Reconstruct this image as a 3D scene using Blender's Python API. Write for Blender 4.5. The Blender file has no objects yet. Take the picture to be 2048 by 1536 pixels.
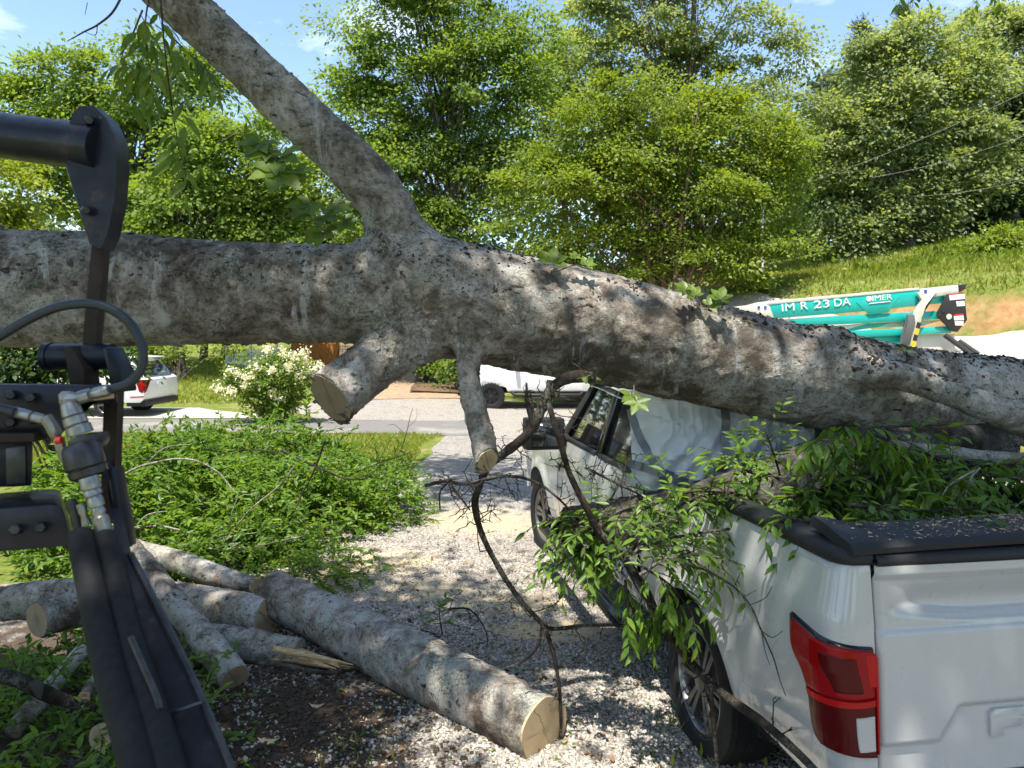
import bpy, bmesh, math, random
import numpy as np
from mathutils import Vector, Matrix

SC = bpy.context.scene
# ------------------------------------------------------------------ camera
CAM_H = 2.15; FPX = 1500.0; PITCH = math.atan(96.0 / 1500.0)
cd = bpy.data.cameras.new('camera'); cam = bpy.data.objects.new('camera', cd)
SC.collection.objects.link(cam); SC.camera = cam
cam.location = (0, 0, CAM_H); cam.rotation_euler = (math.pi / 2 - PITCH, 0, 0)
cd.sensor_width = 36; cd.lens = 36 * FPX / 2048; cd.clip_start = 0.05; cd.clip_end = 2000
cd.dof.use_dof = True; cd.dof.focus_distance = 4.6; cd.dof.aperture_fstop = 5.0
# ------------------------------------------------------------------ light
SUN_TO = Vector((-.12, -.33, 1.0)).normalized()      # towards the sun
SUN_EL = math.asin(SUN_TO.z); SUN_AZ = math.atan2(SUN_TO.x, SUN_TO.y)
W = bpy.data.worlds.new('World'); SC.world = W; W.use_nodes = True
nt = W.node_tree; bg = nt.nodes['Background']
sky = nt.nodes.new('ShaderNodeTexSky'); sky.sky_type = 'NISHITA'; sky.sun_disc = False
sky.sun_elevation = SUN_EL; sky.sun_rotation = SUN_AZ; sky.air_density = 1.0; sky.dust_density = 0.6; sky.ozone_density = 1.6
# a few thin summer clouds, spread over the whole sky
tc = nt.nodes.new('ShaderNodeTexCoord'); mp = nt.nodes.new('ShaderNodeMapping'); mp.inputs['Scale'].default_value = (1, 1, 2.4)
cn = nt.nodes.new('ShaderNodeTexNoise'); cn.inputs['Scale'].default_value = 3.1; cn.inputs['Detail'].default_value = 7; cn.inputs['Roughness'].default_value = .58
cr = nt.nodes.new('ShaderNodeValToRGB'); cr.color_ramp.elements[0].position = .56; cr.color_ramp.elements[1].position = .74
cr.color_ramp.elements[1].color = (.75, .75, .75, 1)
cm = nt.nodes.new('ShaderNodeMixRGB'); cm.inputs[2].default_value = (7.5, 7.8, 8.4, 1)
nt.links.new(tc.outputs['Generated'], mp.inputs['Vector']); nt.links.new(mp.outputs[0], cn.inputs['Vector'])
nt.links.new(cn.outputs[0], cr.inputs[0]); nt.links.new(cr.outputs[0], cm.inputs[0])
nt.links.new(sky.outputs[0], cm.inputs[1]); nt.links.new(cm.outputs[0], bg.inputs['Color'])
bg.inputs['Strength'].default_value = 0.14
sd = bpy.data.lights.new('sun', 'SUN'); sun = bpy.data.objects.new('sun', sd); SC.collection.objects.link(sun)
sd.energy = 4.8; sd.angle = math.radians(.53); sd.color = (1, .93, .82)
sun.rotation_euler = SUN_TO.to_track_quat('Z', 'Y').to_euler(); sun.location = (-4, -10, 30)
SC.view_settings.view_transform = 'Standard'; SC.view_settings.look = 'None'
SC.view_settings.gamma = 1; SC.view_settings.use_curve_mapping = False; SC.view_settings.exposure = 1.14
SC.cycles.max_bounces = 8; SC.cycles.transparent_max_bounces = 12; SC.cycles.use_denoising = True
SC.cycles.sample_clamp_indirect = 6

# ------------------------------------------------------------------ helpers
RNG = np.random.default_rng(7); random.seed(7)
CP, SP = math.cos(PITCH), math.sin(PITCH)
def P(px, py, Y):
    """point seen at photo pixel (2048 wide) lying at depth Y"""
    u = (px - 1024) / FPX; v = (768 - py) / FPX
    d = np.array([u, CP + v * SP, -SP + v * CP]); d *= Y / d[1]
    return np.array([d[0], d[1], d[2] + CAM_H])
def G(px, py, z=0.0):
    u = (px - 1024) / FPX; v = (768 - py) / FPX
    d = np.array([u, CP + v * SP, -SP + v * CP]); d *= (z - CAM_H) / d[2]
    return np.array([d[0], d[1], z])
def nrm(a): 
    a = np.asarray(a, float); return a / np.maximum(np.linalg.norm(a, axis=-1, keepdims=True), 1e-9)

def sstep(a, b, x):
    t = np.clip((np.asarray(x, float) - a) / (b - a), 0, 1); return t * t * (3 - 2 * t)

def vnoise(Pt, scale, seed=0):
    """value noise -1..1"""
    q = np.asarray(Pt, float) * scale + seed * 17.31
    i = np.floor(q).astype(np.int64); f = q - i; f = f * f * (3 - 2 * f)
    def h(x, y, z):
        n = (x * 374761393 + y * 668265263 + z * 2147483647 + seed * 974634) & 0x7fffffff
        n = ((n ^ (n >> 13)) * 1274126177) & 0x7fffffff
        return ((n ^ (n >> 16)) & 0xffff) / 32767.5 - 1
    x, y, z = i[..., 0], i[..., 1], i[..., 2]; fx, fy, fz = f[..., 0], f[..., 1], f[..., 2]
    r = 0
    for a in (0, 1):
        for b in (0, 1):
            for c in (0, 1):
                w = (fx if a else 1 - fx) * (fy if b else 1 - fy) * (fz if c else 1 - fz)
                r = r + w * h(x + a, y + b, z + c)
    return r
def fbm(Pt, scale, octv=4, seed=0, gain=.5):
    r = 0; a = 1; t = 0
    for k in range(octv):
        r = r + a * vnoise(Pt, scale * 2 ** k, seed + k); t += a; a *= gain
    return r / t

class MB:
    """collects triangles and quads into one mesh"""
    def __init__(s): s.V = []; s.F = []; s.M = []; s.A = []; s.n = 0
    def add(s, V, F, mi=0, rnd=0.0):
        V = np.asarray(V, float).reshape(-1, 3); F = np.asarray(F, np.int64)
        if len(F) == 0: return s
        s.V.append(V); s.F.append(F + s.n); s.M.append(np.full(len(F), mi)); s.n += len(V)
        s.A.append(np.broadcast_to(np.asarray(rnd, float), (len(V),)).copy()); return s
    def box(s, c, size, rot=None, mi=0, bev=0):
        x, y, z = [a / 2 for a in size]
        V = np.array([[-x,-y,-z],[x,-y,-z],[x,y,-z],[-x,y,-z],[-x,-y,z],[x,-y,z],[x,y,z],[-x,y,z]])
        if rot is not None: V = V @ np.asarray(rot).T
        F = [[0,3,2,1],[4,5,6,7],[0,1,5,4],[1,2,6,5],[2,3,7,6],[3,0,4,7]]
        return s.add(V + np.asarray(c), F, mi)
    def tube(s, pts, rad, seg=8, cap=True, mi=0, rnd=0.0):
        pts = np.asarray(pts, float); n = len(pts); rad = np.broadcast_to(np.asarray(rad, float), (n,))
        T = np.gradient(pts, axis=0); T = nrm(T)
        up = np.array([0, 0, 1.0]) if abs(T[0][2]) < .9 else np.array([1.0, 0, 0])
        N = nrm(np.cross(T[0], up)); Ns = [N]
        for k in range(1, n):
            N = N - T[k] * np.dot(N, T[k]); N = nrm(N); Ns.append(N)
        Ns = np.array(Ns); B = np.cross(T, Ns)
        a = np.linspace(0, 2 * math.pi, seg, endpoint=False)
        V = pts[:, None] + rad[:, None, None] * (np.cos(a)[None, :, None] * Ns[:, None] + np.sin(a)[None, :, None] * B[:, None])
        V = V.reshape(-1, 3)
        i = np.arange(n - 1)[:, None] * seg; j = np.arange(seg)[None]; j2 = (j + 1) % seg
        F = np.stack([i + j, i + j2, i + seg + j2, i + seg + j], -1).reshape(-1, 4)
        s.add(V, F, mi, rnd)
        if cap:
            base = s.n
            s.add(np.vstack([V[:seg], pts[:1]]), [[(k + 1) % seg, k, seg] for k in range(seg)], mi, rnd)
            s.add(np.vstack([V[-seg:], pts[-1:]]), [[k, (k + 1) % seg, seg] for k in range(seg)], mi, rnd)
        return s
    def prism(s, poly, vec, mi=0):
        """polygon (n,3) extruded by vec"""
        p = np.asarray(poly, float); n = len(p); v = np.asarray(vec, float)
        bm = bmesh.new(); vs = [bm.verts.new(q) for q in p]; f = bm.faces.new(vs)
        r = bmesh.ops.triangulate(bm, faces=[f]); bm.verts.index_update()
        tri = np.array([[w.index for w in g.verts] for g in bm.faces]); bm.free()
        nn = np.cross(p[tri[0][1]] - p[tri[0][0]], p[tri[0][2]] - p[tri[0][0]])
        flip = np.dot(nn, v) > 0
        a = tri[:, ::-1] if flip else tri
        s.add(p, a, mi); s.add(p + v, a[:, ::-1], mi)
        k = np.arange(n); k2 = (k + 1) % n
        q = np.stack([k, k2, k2 + n, k + n], -1)
        area = np.zeros(3)
        for t in range(n): area += np.cross(p[t], p[(t + 1) % n])
        if np.dot(area, v) > 0: q = q
        else: q = q[:, ::-1]
        s.add(np.vstack([p, p + v]), q, mi); return s
    def grid(s, V, mi=0, flip=False, rnd=0.0):
        """V (a,b,3)"""
        V = np.asarray(V, float); a, b = V.shape[:2]
        i = np.arange(a - 1)[:, None] * b; j = np.arange(b - 1)[None]
        F = np.stack([i + j, i + j + 1, i + b + j + 1, i + b + j], -1).reshape(-1, 4)
        return s.add(V.reshape(-1, 3), F[:, ::-1] if flip else F, mi, rnd)
    def mesh(s, name, mats, smooth=False, origin=(0, 0, 0), attr=False):
        me = bpy.data.meshes.new(name)
        V = np.vstack(s.V) - np.asarray(origin, float)
        loops = []; sizes = []; mi = []
        for F, M in zip(s.F, s.M):
            loops.append(F.ravel()); sizes.append(np.full(len(F), F.shape[1])); mi.append(M)
        loops = np.concatenate(loops); sizes = np.concatenate(sizes); mi = np.concatenate(mi)
        me.vertices.add(len(V)); me.vertices.foreach_set('co', V.ravel())
        me.loops.add(len(loops)); me.loops.foreach_set('vertex_index', loops.astype(np.int32))
        st = np.concatenate([[0], np.cumsum(sizes)[:-1]])
        me.polygons.add(len(sizes)); me.polygons.foreach_set('loop_start', st.astype(np.int32))
        me.polygons.foreach_set('material_index', mi.astype(np.int32))
        if smooth: me.polygons.foreach_set('use_smooth', np.ones(len(sizes), bool))
        if attr:
            at = me.attributes.new('rnd', 'FLOAT', 'POINT'); at.data.foreach_set('value', np.concatenate(s.A).astype(np.float32))
        for m in (mats if isinstance(mats, (list, tuple)) else [mats]): me.materials.append(m)
        me.update(calc_edges=True); me.validate(); return me
    def build(s, name, mats, parent=None, smooth=False, attr=False, kind=None, bevel=0, label=None, auto=None):
        org = np.zeros(3)
        p = parent
        while p is not None: org += np.array(p.location); p = p.parent
        me = s.mesh(name, mats, smooth, org, attr)
        if bevel or auto:
            bm = bmesh.new(); bm.from_mesh(me); bmesh.ops.remove_doubles(bm, verts=bm.verts, dist=1e-5)
            bmesh.ops.recalc_face_normals(bm, faces=bm.faces)
            if bevel:
                ed = [e for e in bm.edges if len(e.link_faces) == 2 and e.calc_face_angle(0) > math.radians(32)]
                bmesh.ops.bevel(bm, geom=ed, offset=bevel, segments=2, profile=.5, affect='EDGES', clamp_overlap=True)
            ang = math.radians(auto or 32)
            for f in bm.faces: f.smooth = True
            for e in bm.edges: e.smooth = not (len(e.link_faces) == 2 and e.calc_face_angle(0) > ang)
            bm.to_mesh(me); bm.free()
        return link(name, me, parent, kind, label)

def link(name, me, parent=None, kind=None, label=None):
    o = bpy.data.objects.new(name, me); SC.collection.objects.link(o)
    if parent is not None: o.parent = parent
    if kind: o['kind'] = kind
    if label: o['label'] = label
    return o
def thing(name, label, cat, loc=(0, 0, 0), group=None):
    o = bpy.data.objects.new(name, None); SC.collection.objects.link(o); o.location = [float(a) for a in loc]
    o.empty_display_size = .2
    return tag(o, label, cat, group)
def tag(o, label, cat, group=None):
    o['label'] = label; o['category'] = cat
    if group: o['group'] = group
    return o
def spline(pts, n, k=None):
    """Catmull-Rom through pts (m,d) -> n points"""
    p = np.asarray(pts, float); m = len(p)
    q = np.vstack([2 * p[0] - p[1], p, 2 * p[-1] - p[-2]])
    t = np.linspace(0, m - 1 - 1e-9, n); i = np.floor(t).astype(int); f = (t - i)[:, None]
    a, b, c, d = q[i], q[i + 1], q[i + 2], q[i + 3]
    return .5 * (2 * b + (c - a) * f + (2 * a - 5 * b + 4 * c - d) * f ** 2 + (3 * b - a - 3 * c + d) * f ** 3)

# ------------------------------------------------------------------ material helpers
class NT:
    def __init__(s, name):
        s.m = bpy.data.materials.new(name); s.m.use_nodes = True; s.t = s.m.node_tree
        s.b = s.t.nodes['Principled BSDF']; s.out = s.t.nodes['Material Output']
    def n(s, typ, **kw):
        nd = s.t.nodes.new('ShaderNode' + typ)
        for k, v in kw.items():
            if hasattr(nd, k) and not isinstance(v, tuple): setattr(nd, k, v)
        return nd
    def l(s, a, b): s.t.links.new(a, b)
    def coord(s, kind='Object'): 
        if not hasattr(s, 'tc'): s.tc = s.n('TexCoord')
        return s.tc.outputs[kind]
    def mapped(s, scale, vec=None):
        m = s.n('Mapping'); m.inputs['Scale'].default_value = scale; s.l(vec or s.coord(), m.inputs['Vector']); return m.outputs[0]
    def noise(s, scale, detail=4, rough=.55, vec=None, dist=0):
        x = s.n('TexNoise'); x.inputs['Scale'].default_value = scale; x.inputs['Detail'].default_value = detail
        x.inputs['Roughness'].default_value = rough; x.inputs['Distortion'].default_value = dist
        s.l(vec or s.coord(), x.inputs['Vector']); return x.outputs[0]
    def voro(s, scale, feature='F1', vec=None, out='Distance'):
        x = s.n('TexVoronoi'); x.feature = feature; x.inputs['Scale'].default_value = scale
        s.l(vec or s.coord(), x.inputs['Vector']); return x.outputs[out]
    def ramp(s, fac, stops):
        r = s.n('ValToRGB'); e = r.color_ramp.elements
        while len(e) < len(stops): e.new(.5)
        for q, (p, c) in zip(e, stops):
            q.position = p; c = (c, c, c) if not hasattr(c, '__len__') else c; q.color = (*c, 1)
        s.l(fac, r.inputs[0]); return r.outputs[0]
    def mix(s, fac, a, b, mode='MIX'):
        m = s.n('MixRGB'); m.blend_type = mode
        for k, v in ((0, fac), (1, a), (2, b)):
            if isinstance(v, (int, float)): m.inputs[k].default_value = v if k == 0 else (v, v, v, 1)
            elif isinstance(v, (tuple, list)): m.inputs[k].default_value = (*v, 1)
            else: s.l(v, m.inputs[k])
        return m.outputs[0]
    def math(s, op, a, b=0.0):
        m = s.n('Math'); m.operation = op
        for k, v in ((0, a), (1, b)):
            if isinstance(v, (int, float)): m.inputs[k].default_value = v
            else: s.l(v, m.inputs[k])
        return m.outputs[0]
    def color(s, c): 
        if isinstance(c, (tuple, list)): s.b.inputs['Base Color'].default_value = (*c, 1)
        else: s.l(c, s.b.inputs['Base Color'])
    def rough(s, r):
        if isinstance(r, (int, float)): s.b.inputs['Roughness'].default_value = r
        else: s.l(r, s.b.inputs['Roughness'])
    def bump(s, h, strength=.5, dist=.01):
        b = s.n('Bump'); b.inputs['Strength'].default_value = strength; b.inputs['Distance'].default_value = dist
        s.l(h, b.inputs['Height']); s.l(b.outputs[0], s.b.inputs['Normal'])
    def attr(s, name='rnd'):
        a = s.n('Attribute'); a.attribute_name = name; return a.outputs['Fac']

def plain(name, col, rough=.5, metal=0, coat=0, spec=.5, grain=.12, gs=40, bump=0):
    t = NT(name); v = t.noise(gs, 5)
    lo = tuple(c * (1 - grain) for c in col); hi = tuple(min(1, c * (1 + grain)) for c in col)
    t.color(t.ramp(v, [(.3, lo), (.7, hi)])); t.rough(rough)
    t.b.inputs['Metallic'].default_value = metal; t.b.inputs['Coat Weight'].default_value = coat
    t.b.inputs['Coat Roughness'].default_value = .05; t.b.inputs['Specular IOR Level'].default_value = spec
    if bump: t.bump(v, bump, .01)
    return t.m
# ------------------------------------------------------------------ materials
def bark_mat(name, dark=(.085, .070, .057), mid=(.215, .186, .158), pale=(.465, .435, .398), lichen=.45, moss=.25, white=.6):
    t = NT(name)
    big = t.noise(2.6, 5, .6, dist=.6); med = t.noise(11, 5, .65); fine = t.noise(48, 5, .7); tiny = t.noise(130, 3, .6)
    fl = t.noise(6.5, 10, .74, dist=.35); zone = t.noise(1.15, 3, .5)
    c = t.ramp(t.math('ADD', t.math('ADD', t.math('MULTIPLY', fl, .7), t.math('MULTIPLY', big, .15)), t.math('MULTIPLY', zone, .30)), [(.50, dark), (.565, mid), (.62, tuple((a + b) / 2 for a, b in zip(mid, pale))), (.67, pale)])
    c = t.mix(t.math('MULTIPLY', t.ramp(fine, [(.38, 1), (.47, 0)]), .7), c, tuple(x * .42 for x in mid))
    # pale smooth patches, stretched round the stem
    w = t.noise(2.6, 6, .6, vec=t.mapped((3.2, 1.3, 1.0)), dist=.5)
    c = t.mix(t.math('MULTIPLY', t.ramp(w, [(.585, 0), (.65, 1)]), white), c, (.54, .53, .515))
    # grey-green lichen, crusty
    lz = t.math('MULTIPLY', t.ramp(t.noise(3.3, 4, .6), [(.47, 0), (.60, 1)]), t.ramp(t.noise(62, 4, .7), [(.47, 0), (.54, 1)]))
    c = t.mix(t.math('MULTIPLY', lz, lichen), c, (.40, .43, .375))
    # moss
    mz = t.math('MULTIPLY', t.ramp(t.noise(2.1, 4, .6, dist=.3), [(.60, 0), (.68, 1)]), t.ramp(fine, [(.42, 0), (.56, 1)]))
    c = t.mix(t.math('MULTIPLY', mz, moss), c, (.095, .085, .022))
    # dark warts and pits
    p = t.math('MULTIPLY', t.ramp(t.noise(85, 3, .6), [(.30, 1), (.39, 0)]), t.ramp(t.noise(5, 3), [(.38, .1), (.62, 1)]))
    c = t.mix(p, c, (.028, .024, .02))
    p2 = t.math('MULTIPLY', t.ramp(t.noise(20, 5, .65, vec=t.mapped((.55, 1, 1.3)), dist=.6), [(.34, 1), (.42, 0)]), t.ramp(t.noise(1.7, 3), [(.40, .15), (.6, 1)]))
    c = t.mix(p2, c, (.035, .03, .024))
    t.color(c); t.rough(.9); t.b.inputs['Specular IOR Level'].default_value = .2
    h = t.mix(.5, t.mix(.45, fine, tiny), t.math('MULTIPLY', lz, .8), 'ADD')
    t.bump(h, .8, .016)
    return t.m
M = {}
M['bark'] = bark_mat('hackberry_bark')
M['bark_mossy'] = bark_mat('mossy_bark', (.03, .026, .02), (.075, .066, .055), (.14, .13, .12), .45, 1.0, .15)
M['bark_log'] = bark_mat('lichen_log_bark', (.075, .058, .045), (.22, .185, .15), (.46, .43, .39), .85, .5, .4)
M['bark_dark'] = bark_mat('dark_branch_bark', (.012, .009, .007), (.034, .026, .020), (.075, .062, .052), .25, .15, .1)
M['bark_far'] = bark_mat('tree_bark', (.05, .04, .033), (.11, .092, .077), (.17, .15, .13), .3, .1, .1)
M['bark_red'] = bark_mat('reddish_bark', (.09, .05, .035), (.19, .11, .078), (.27, .18, .13), .1, .05, .1)
M['mirror'] = plain('mirror_glass', (.10, .11, .12), .06, .9, grain=.05)
M['flake_brown'] = plain('bark_flake_brown', (.085, .064, .05), .95, spec=.15, grain=.4, gs=60)
M['flake'] = plain('bark_flake_dark', (.035, .029, .024), .95, spec=.15, grain=.4, gs=60)

def wood_mat(name, a, b, scale=60, split=False):
    t = NT(name)
    # growth rings round the local centre
    v = t.n('TexWave'); v.wave_type = 'RINGS'; v.rings_direction = 'SPHERICAL'; v.inputs['Scale'].default_value = scale
    v.inputs['Distortion'].default_value = 1.6; v.inputs['Detail'].default_value = 3; v.inputs['Detail Scale'].default_value = .6
    t.l(t.coord(), v.inputs['Vector'])
    saw = t.noise(55, 4, .6, vec=t.mapped((1, 7, 1)))
    c = t.ramp(v.outputs[0], [(0, tuple(x * .62 for x in a)), (.45, tuple(x * .95 for x in a)), (1, a)])
    hd = t.n('VectorMath'); hd.operation = 'LENGTH'; t.l(t.coord(), hd.inputs[0]); c = t.mix(t.ramp(t.math('ADD', hd.outputs['Value'], t.math('MULTIPLY', t.noise(20, 4), .04)), [(.03, .7), (.07, 0)]), c, tuple(x * .55 for x in b))
    rd = t.n('SeparateXYZ'); t.l(t.coord(), rd.inputs[0]); ck = t.math('ABSOLUTE', t.math('ADD', t.math('ADD', rd.outputs['X'], t.math('MULTIPLY', rd.outputs['Z'], .35)), t.math('MULTIPLY', t.math('SUBTRACT', t.noise(14, 4), .5), .05))); c = t.mix(t.ramp(ck, [(.0012, .85), (.003, 0)]), c, (.05, .035, .02))
    c = t.mix(t.ramp(saw, [(.35, .55), (.65, 0)]), c, b)
    c = t.mix(t.ramp(t.noise(6, 4), [(.52, 0), (.7, .5)]), c, b)
    t.color(c); t.rough(.75); t.bump(saw, .35, .003); return t.m
M['cut'] = wood_mat('sawn_wood', (.60, .46, .28), (.42, .31, .19))
M['cut_old'] = wood_mat('weathered_sawn_wood', (.34, .255, .165), (.22, .165, .11))
def split_mat():
    t = NT('splintered_wood'); v = t.noise(14, 5, .6, vec=t.mapped((1, 9, 9)))
    t.color(t.ramp(v, [(.3, (.26, .15, .07)), (.5, (.55, .37, .19)), (.7, (.68, .52, .31))])); t.rough(.75); t.bump(v, .6, .01); return t.m
M['split'] = split_mat()

def leaf_mat(name, lo, mid, hi, trans=.35, rough=.5, yel=None, ns=.35, spec=.28):
    t = NT(name); r = t.attr()
    patch = t.noise(ns, 3, .6)
    f = t.math('ADD', t.math('ADD', t.math('MULTIPLY', r, .42), .10), t.math('MULTIPLY', t.math('SUBTRACT', patch, .5), .9))
    stops = [(.05, lo), (.35, mid), (.72, hi)]
    if yel: stops.append((.97, yel))
    c = t.ramp(t.math('ADD', f, .06), stops)
    t.color(c); t.rough(rough); t.b.inputs['Specular IOR Level'].default_value = spec
    tr = t.n('BsdfTranslucent'); t.l(t.mix(1.0, c, (1.75, 1.6, .55), 'MULTIPLY'), tr.inputs['Color'])
    mx = t.n('MixShader'); mx.inputs[0].default_value = trans
    t.l(t.b.outputs[0], mx.inputs[1]); t.l(tr.outputs[0], mx.inputs[2]); t.l(mx.outputs[0], t.out.inputs['Surface'])
    return t.m
M['leaf_a'] = leaf_mat('leaf_mid_green', (.075, .13, .028), (.145, .225, .044), (.23, .32, .07), .5)
M['leaf_b'] = leaf_mat('leaf_fresh_yellow_green', (.085, .135, .020), (.165, .235, .030), (.25, .31, .042), .45, yel=(.34, .33, .04))
M['leaf_c'] = leaf_mat('leaf_sage_green', (.125, .17, .075), (.21, .27, .12), (.30, .36, .175), .5)
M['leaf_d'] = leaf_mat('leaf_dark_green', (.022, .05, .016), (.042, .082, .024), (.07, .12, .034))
M['leaf_e'] = leaf_mat('leaf_gold_green', (.11, .155, .02), (.185, .24, .03), (.25, .295, .038), .45)
M['needle'] = leaf_mat('pine_needles', (.035, .06, .028), (.06, .09, .04), (.09, .125, .05), .2)
M['leaf_near'] = leaf_mat('leaf_elm_green', (.055, .115, .02), (.105, .20, .03), (.18, .29, .04), .46, .36, yel=(.30, .36, .04), ns=2.5)
M['leaf_brush'] = leaf_mat('leaf_brush_green', (.055, .115, .02), (.105, .20, .03), (.19, .29, .042), .46, .4, yel=(.30, .35, .05), ns=1.3)
M['leaf_creeper'] = leaf_mat('leaf_creeper_green', (.07, .13, .02), (.11, .18, .026), (.16, .235, .035), .42, .4, ns=3)
M['blossom'] = leaf_mat('white_blossom', (.62, .6, .5), (.74, .73, .64), (.82, .82, .76), .3, .6, ns=1)
M['grass_blade'] = leaf_mat('grass_blades', (.12, .17, .024), (.22, .27, .042), (.33, .33, .075), .4, .5, yel=(.42, .37, .14), ns=.25)

def gravel_mat(name, bright=1.0, dirt=True):
    t = NT(name); k = bright
    v = t.n('TexVoronoi'); v.inputs['Scale'].default_value = 55; t.l(t.coord(), v.inputs['Vector'])
    c = t.ramp(t.n('RGBToBW').outputs[0] if False else v.outputs['Color'], [(.05, (.20 * k, .185 * k, .165 * k)), (.35, (.38 * k, .355 * k, .32 * k)), (.8, (.53 * k, .50 * k, .455 * k))])
    c = t.mix(t.ramp(v.outputs['Distance'], [(.35, 0), (.75, .75)]), c, (.075, .068, .06))
    big = t.noise(.55, 5, .6); c = t.mix(t.ramp(big, [(.45, 0), (.72, .55)]), c, (.36 * k, .31 * k, .23 * k))
    c = t.mix(t.ramp(t.noise(3.3, 6, .7), [(.56, 0), (.66, .5)]), c, (.10, .088, .07))
    if dirt:
        # bare soil pushed up round the log pile, sawdust under the cuts
        pos = t.coord()
        def blob(x, y, rx, ry, soft=.6, ns=2.5, amp=.9):
            m = t.n('Mapping'); m.vector_type = 'POINT'; m.inputs['Location'].default_value = (-x / rx, -y / ry, 0); m.inputs['Scale'].default_value = (1 / rx, 1 / ry, 0)
            t.l(pos, m.inputs['Vector']); ln = t.n('VectorMath'); ln.operation = 'LENGTH'; t.l(m.outputs[0], ln.inputs[0])
            d = t.math('ADD', ln.outputs['Value'], t.math('MULTIPLY', t.math('SUBTRACT', t.noise(ns, 6, .68), .5), amp * 2))
            return t.ramp(d, [(1 - soft / 2, 1), (1 + soft / 2, 0)])
        soil = (.060, .040, .028)
        for (x, y, rx, ry) in ((-1.25, 3.85, .85, 1.0), (-2.6, 5.2, 1.4, 2.2), (-3.6, 8.5, 1.8, 3.4)):
            c = t.mix(t.math('MULTIPLY', blob(x, y, rx, ry), .92), c, soil)
        for (x, y, rx, ry, a) in ((.28, 5.35, .5, .22, .95), (.0, 5.9, .55, .3, .7), (-1.25, 7.0, .6, .55, .8), (-.35, 8.6, .8, .9, .45), (-1.9, 6.4, .7, .3, .7), (-.9, 6.2, .6, .35, .5)):
            c = t.mix(t.math('MULTIPLY', blob(x, y, rx, ry, .9, 5, .8), a), c, (.56, .45, .27))
    t.color(c); t.rough(.93); t.b.inputs['Specular IOR Level'].default_value = .25
    h = t.math('ADD', t.math('MULTIPLY', v.outputs['Distance'], -.7), t.math('MULTIPLY', t.noise(22, 5, .7), .5))
    t.bump(h, .9, .02); return t.m
M['gravel'] = gravel_mat('gravel_surface', .84)
M['gravel_far'] = gravel_mat('pale_gravel_surface', .88, False)
def stone_mat():
    t = NT('gravel_stone'); r = t.attr()
    t.color(t.ramp(r, [(0, (.16, .145, .125)), (.3, (.32, .295, .255)), (.7, (.45, .42, .37)), (1, (.56, .53, .47))])); t.rough(.85); return t.m
M['stone'] = stone_mat()
def ground_mat():
    t = NT('grass_and_soil')
    big = t.noise(.16, 5, .6); med = t.noise(1.1, 5, .65); fine = t.noise(9, 5, .7, vec=t.mapped((1, 1, .4)))
    g = t.ramp(fine, [(.3, (.065, .105, .018)), (.5, (.12, .155, .03)), (.72, (.19, .20, .05))])
    dry = t.ramp(fine, [(.3, (.20, .165, .07)), (.7, (.34, .285, .14))])
    c = t.mix(t.ramp(med, [(.50, 0), (.66, .75)]), g, dry)
    # red clay where the bank is steep
    geo = t.n('NewGeometry'); sx = t.n('SeparateXYZ'); t.l(geo.outputs['Normal'], sx.inputs[0])
    steep = t.math('ADD', sx.outputs['Z'], t.math('MULTIPLY', t.math('SUBTRACT', t.noise(.9, 6, .65), .5), .42))
    clay = t.ramp(t.noise(4, 5), [(.3, (.27, .135, .06)), (.7, (.43, .25, .125))])
    c = t.mix(t.ramp(steep, [(.60, .9), (.74, 0)]), c, clay)
    t.color(c); t.rough(.95); t.b.inputs['Specular IOR Level'].default_value = .1; t.bump(fine, .8, .06); return t.m
M['ground'] = ground_mat()
def tone(name, lo, hi, scale, rough=.9, bump=.4, bd=.02, sec=None):
    t = NT(name); v = t.noise(scale, 6, .68); c = t.ramp(v, [(.3, lo), (.7, hi)])
    if sec: c = t.mix(t.ramp(t.noise(sec[0], 4), [(sec[1], 0), (sec[1] + .14, .8)]), c, sec[2])
    t.color(c); t.rough(rough); t.b.inputs['Specular IOR Level'].default_value = .25; t.bump(v, bump, bd); return t.m
M['asphalt'] = tone('asphalt', (.12, .115, .11), (.19, .182, .172), 30, sec=(.8, .52, (.26, .245, .22)))
M['drive'] = tone('brown_dirt_drive', (.22, .145, .09), (.36, .26, .17), 5, sec=(1.2, .55, (.16, .10, .06)))
M['concrete'] = tone('pale_concrete', (.31, .285, .25), (.46, .43, .385), 6)
M['lawn'] = tone('mown_lawn', (.06, .10, .018), (.125, .16, .032), 14, bd=.05, sec=(.7, .52, (.19, .175, .065)))
M['leaf_litter'] = tone('leaf_litter', (.07, .045, .028), (.19, .12, .07), 16, sec=(2, .5, (.05, .035, .025)))

def paint(name, col, coat=1.0, rough=.30):
    t = NT(name); v = t.noise(7, 6, .7); d = t.noise(1.3, 5, .65)
    c = t.mix(t.ramp(v, [(.45, 0), (.72, .10)]), col, tuple(x * .72 for x in col))
    c = t.mix(t.ramp(d, [(.5, 0), (.75, .14)]), c, (.36, .31, .24))
    c = t.mix(t.math('MULTIPLY', t.ramp(t.noise(75, 3, .6), [(.27, .7), (.34, 0)]), t.ramp(t.noise(2.2, 4), [(.45, .15), (.62, 1)])), c, (.22, .18, .13))
    c = t.mix(t.ramp(t.noise(9, 6, .7, vec=t.mapped((1, 1, .16))), [(.56, 0), (.75, .16)]), c, (.34, .33, .30))
    t.color(c); t.rough(t.ramp(v, [(.3, rough * .7), (.7, rough * 1.4)])); t.b.inputs['Coat Weight'].default_value = coat; t.b.inputs['Coat Roughness'].default_value = .06
    return t.m
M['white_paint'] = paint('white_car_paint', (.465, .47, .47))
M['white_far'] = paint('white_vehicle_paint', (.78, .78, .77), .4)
M['black_plastic'] = plain('black_textured_plastic', (.022, .023, .025), .5, grain=.25, gs=120, bump=.15, spec=.25)
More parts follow.
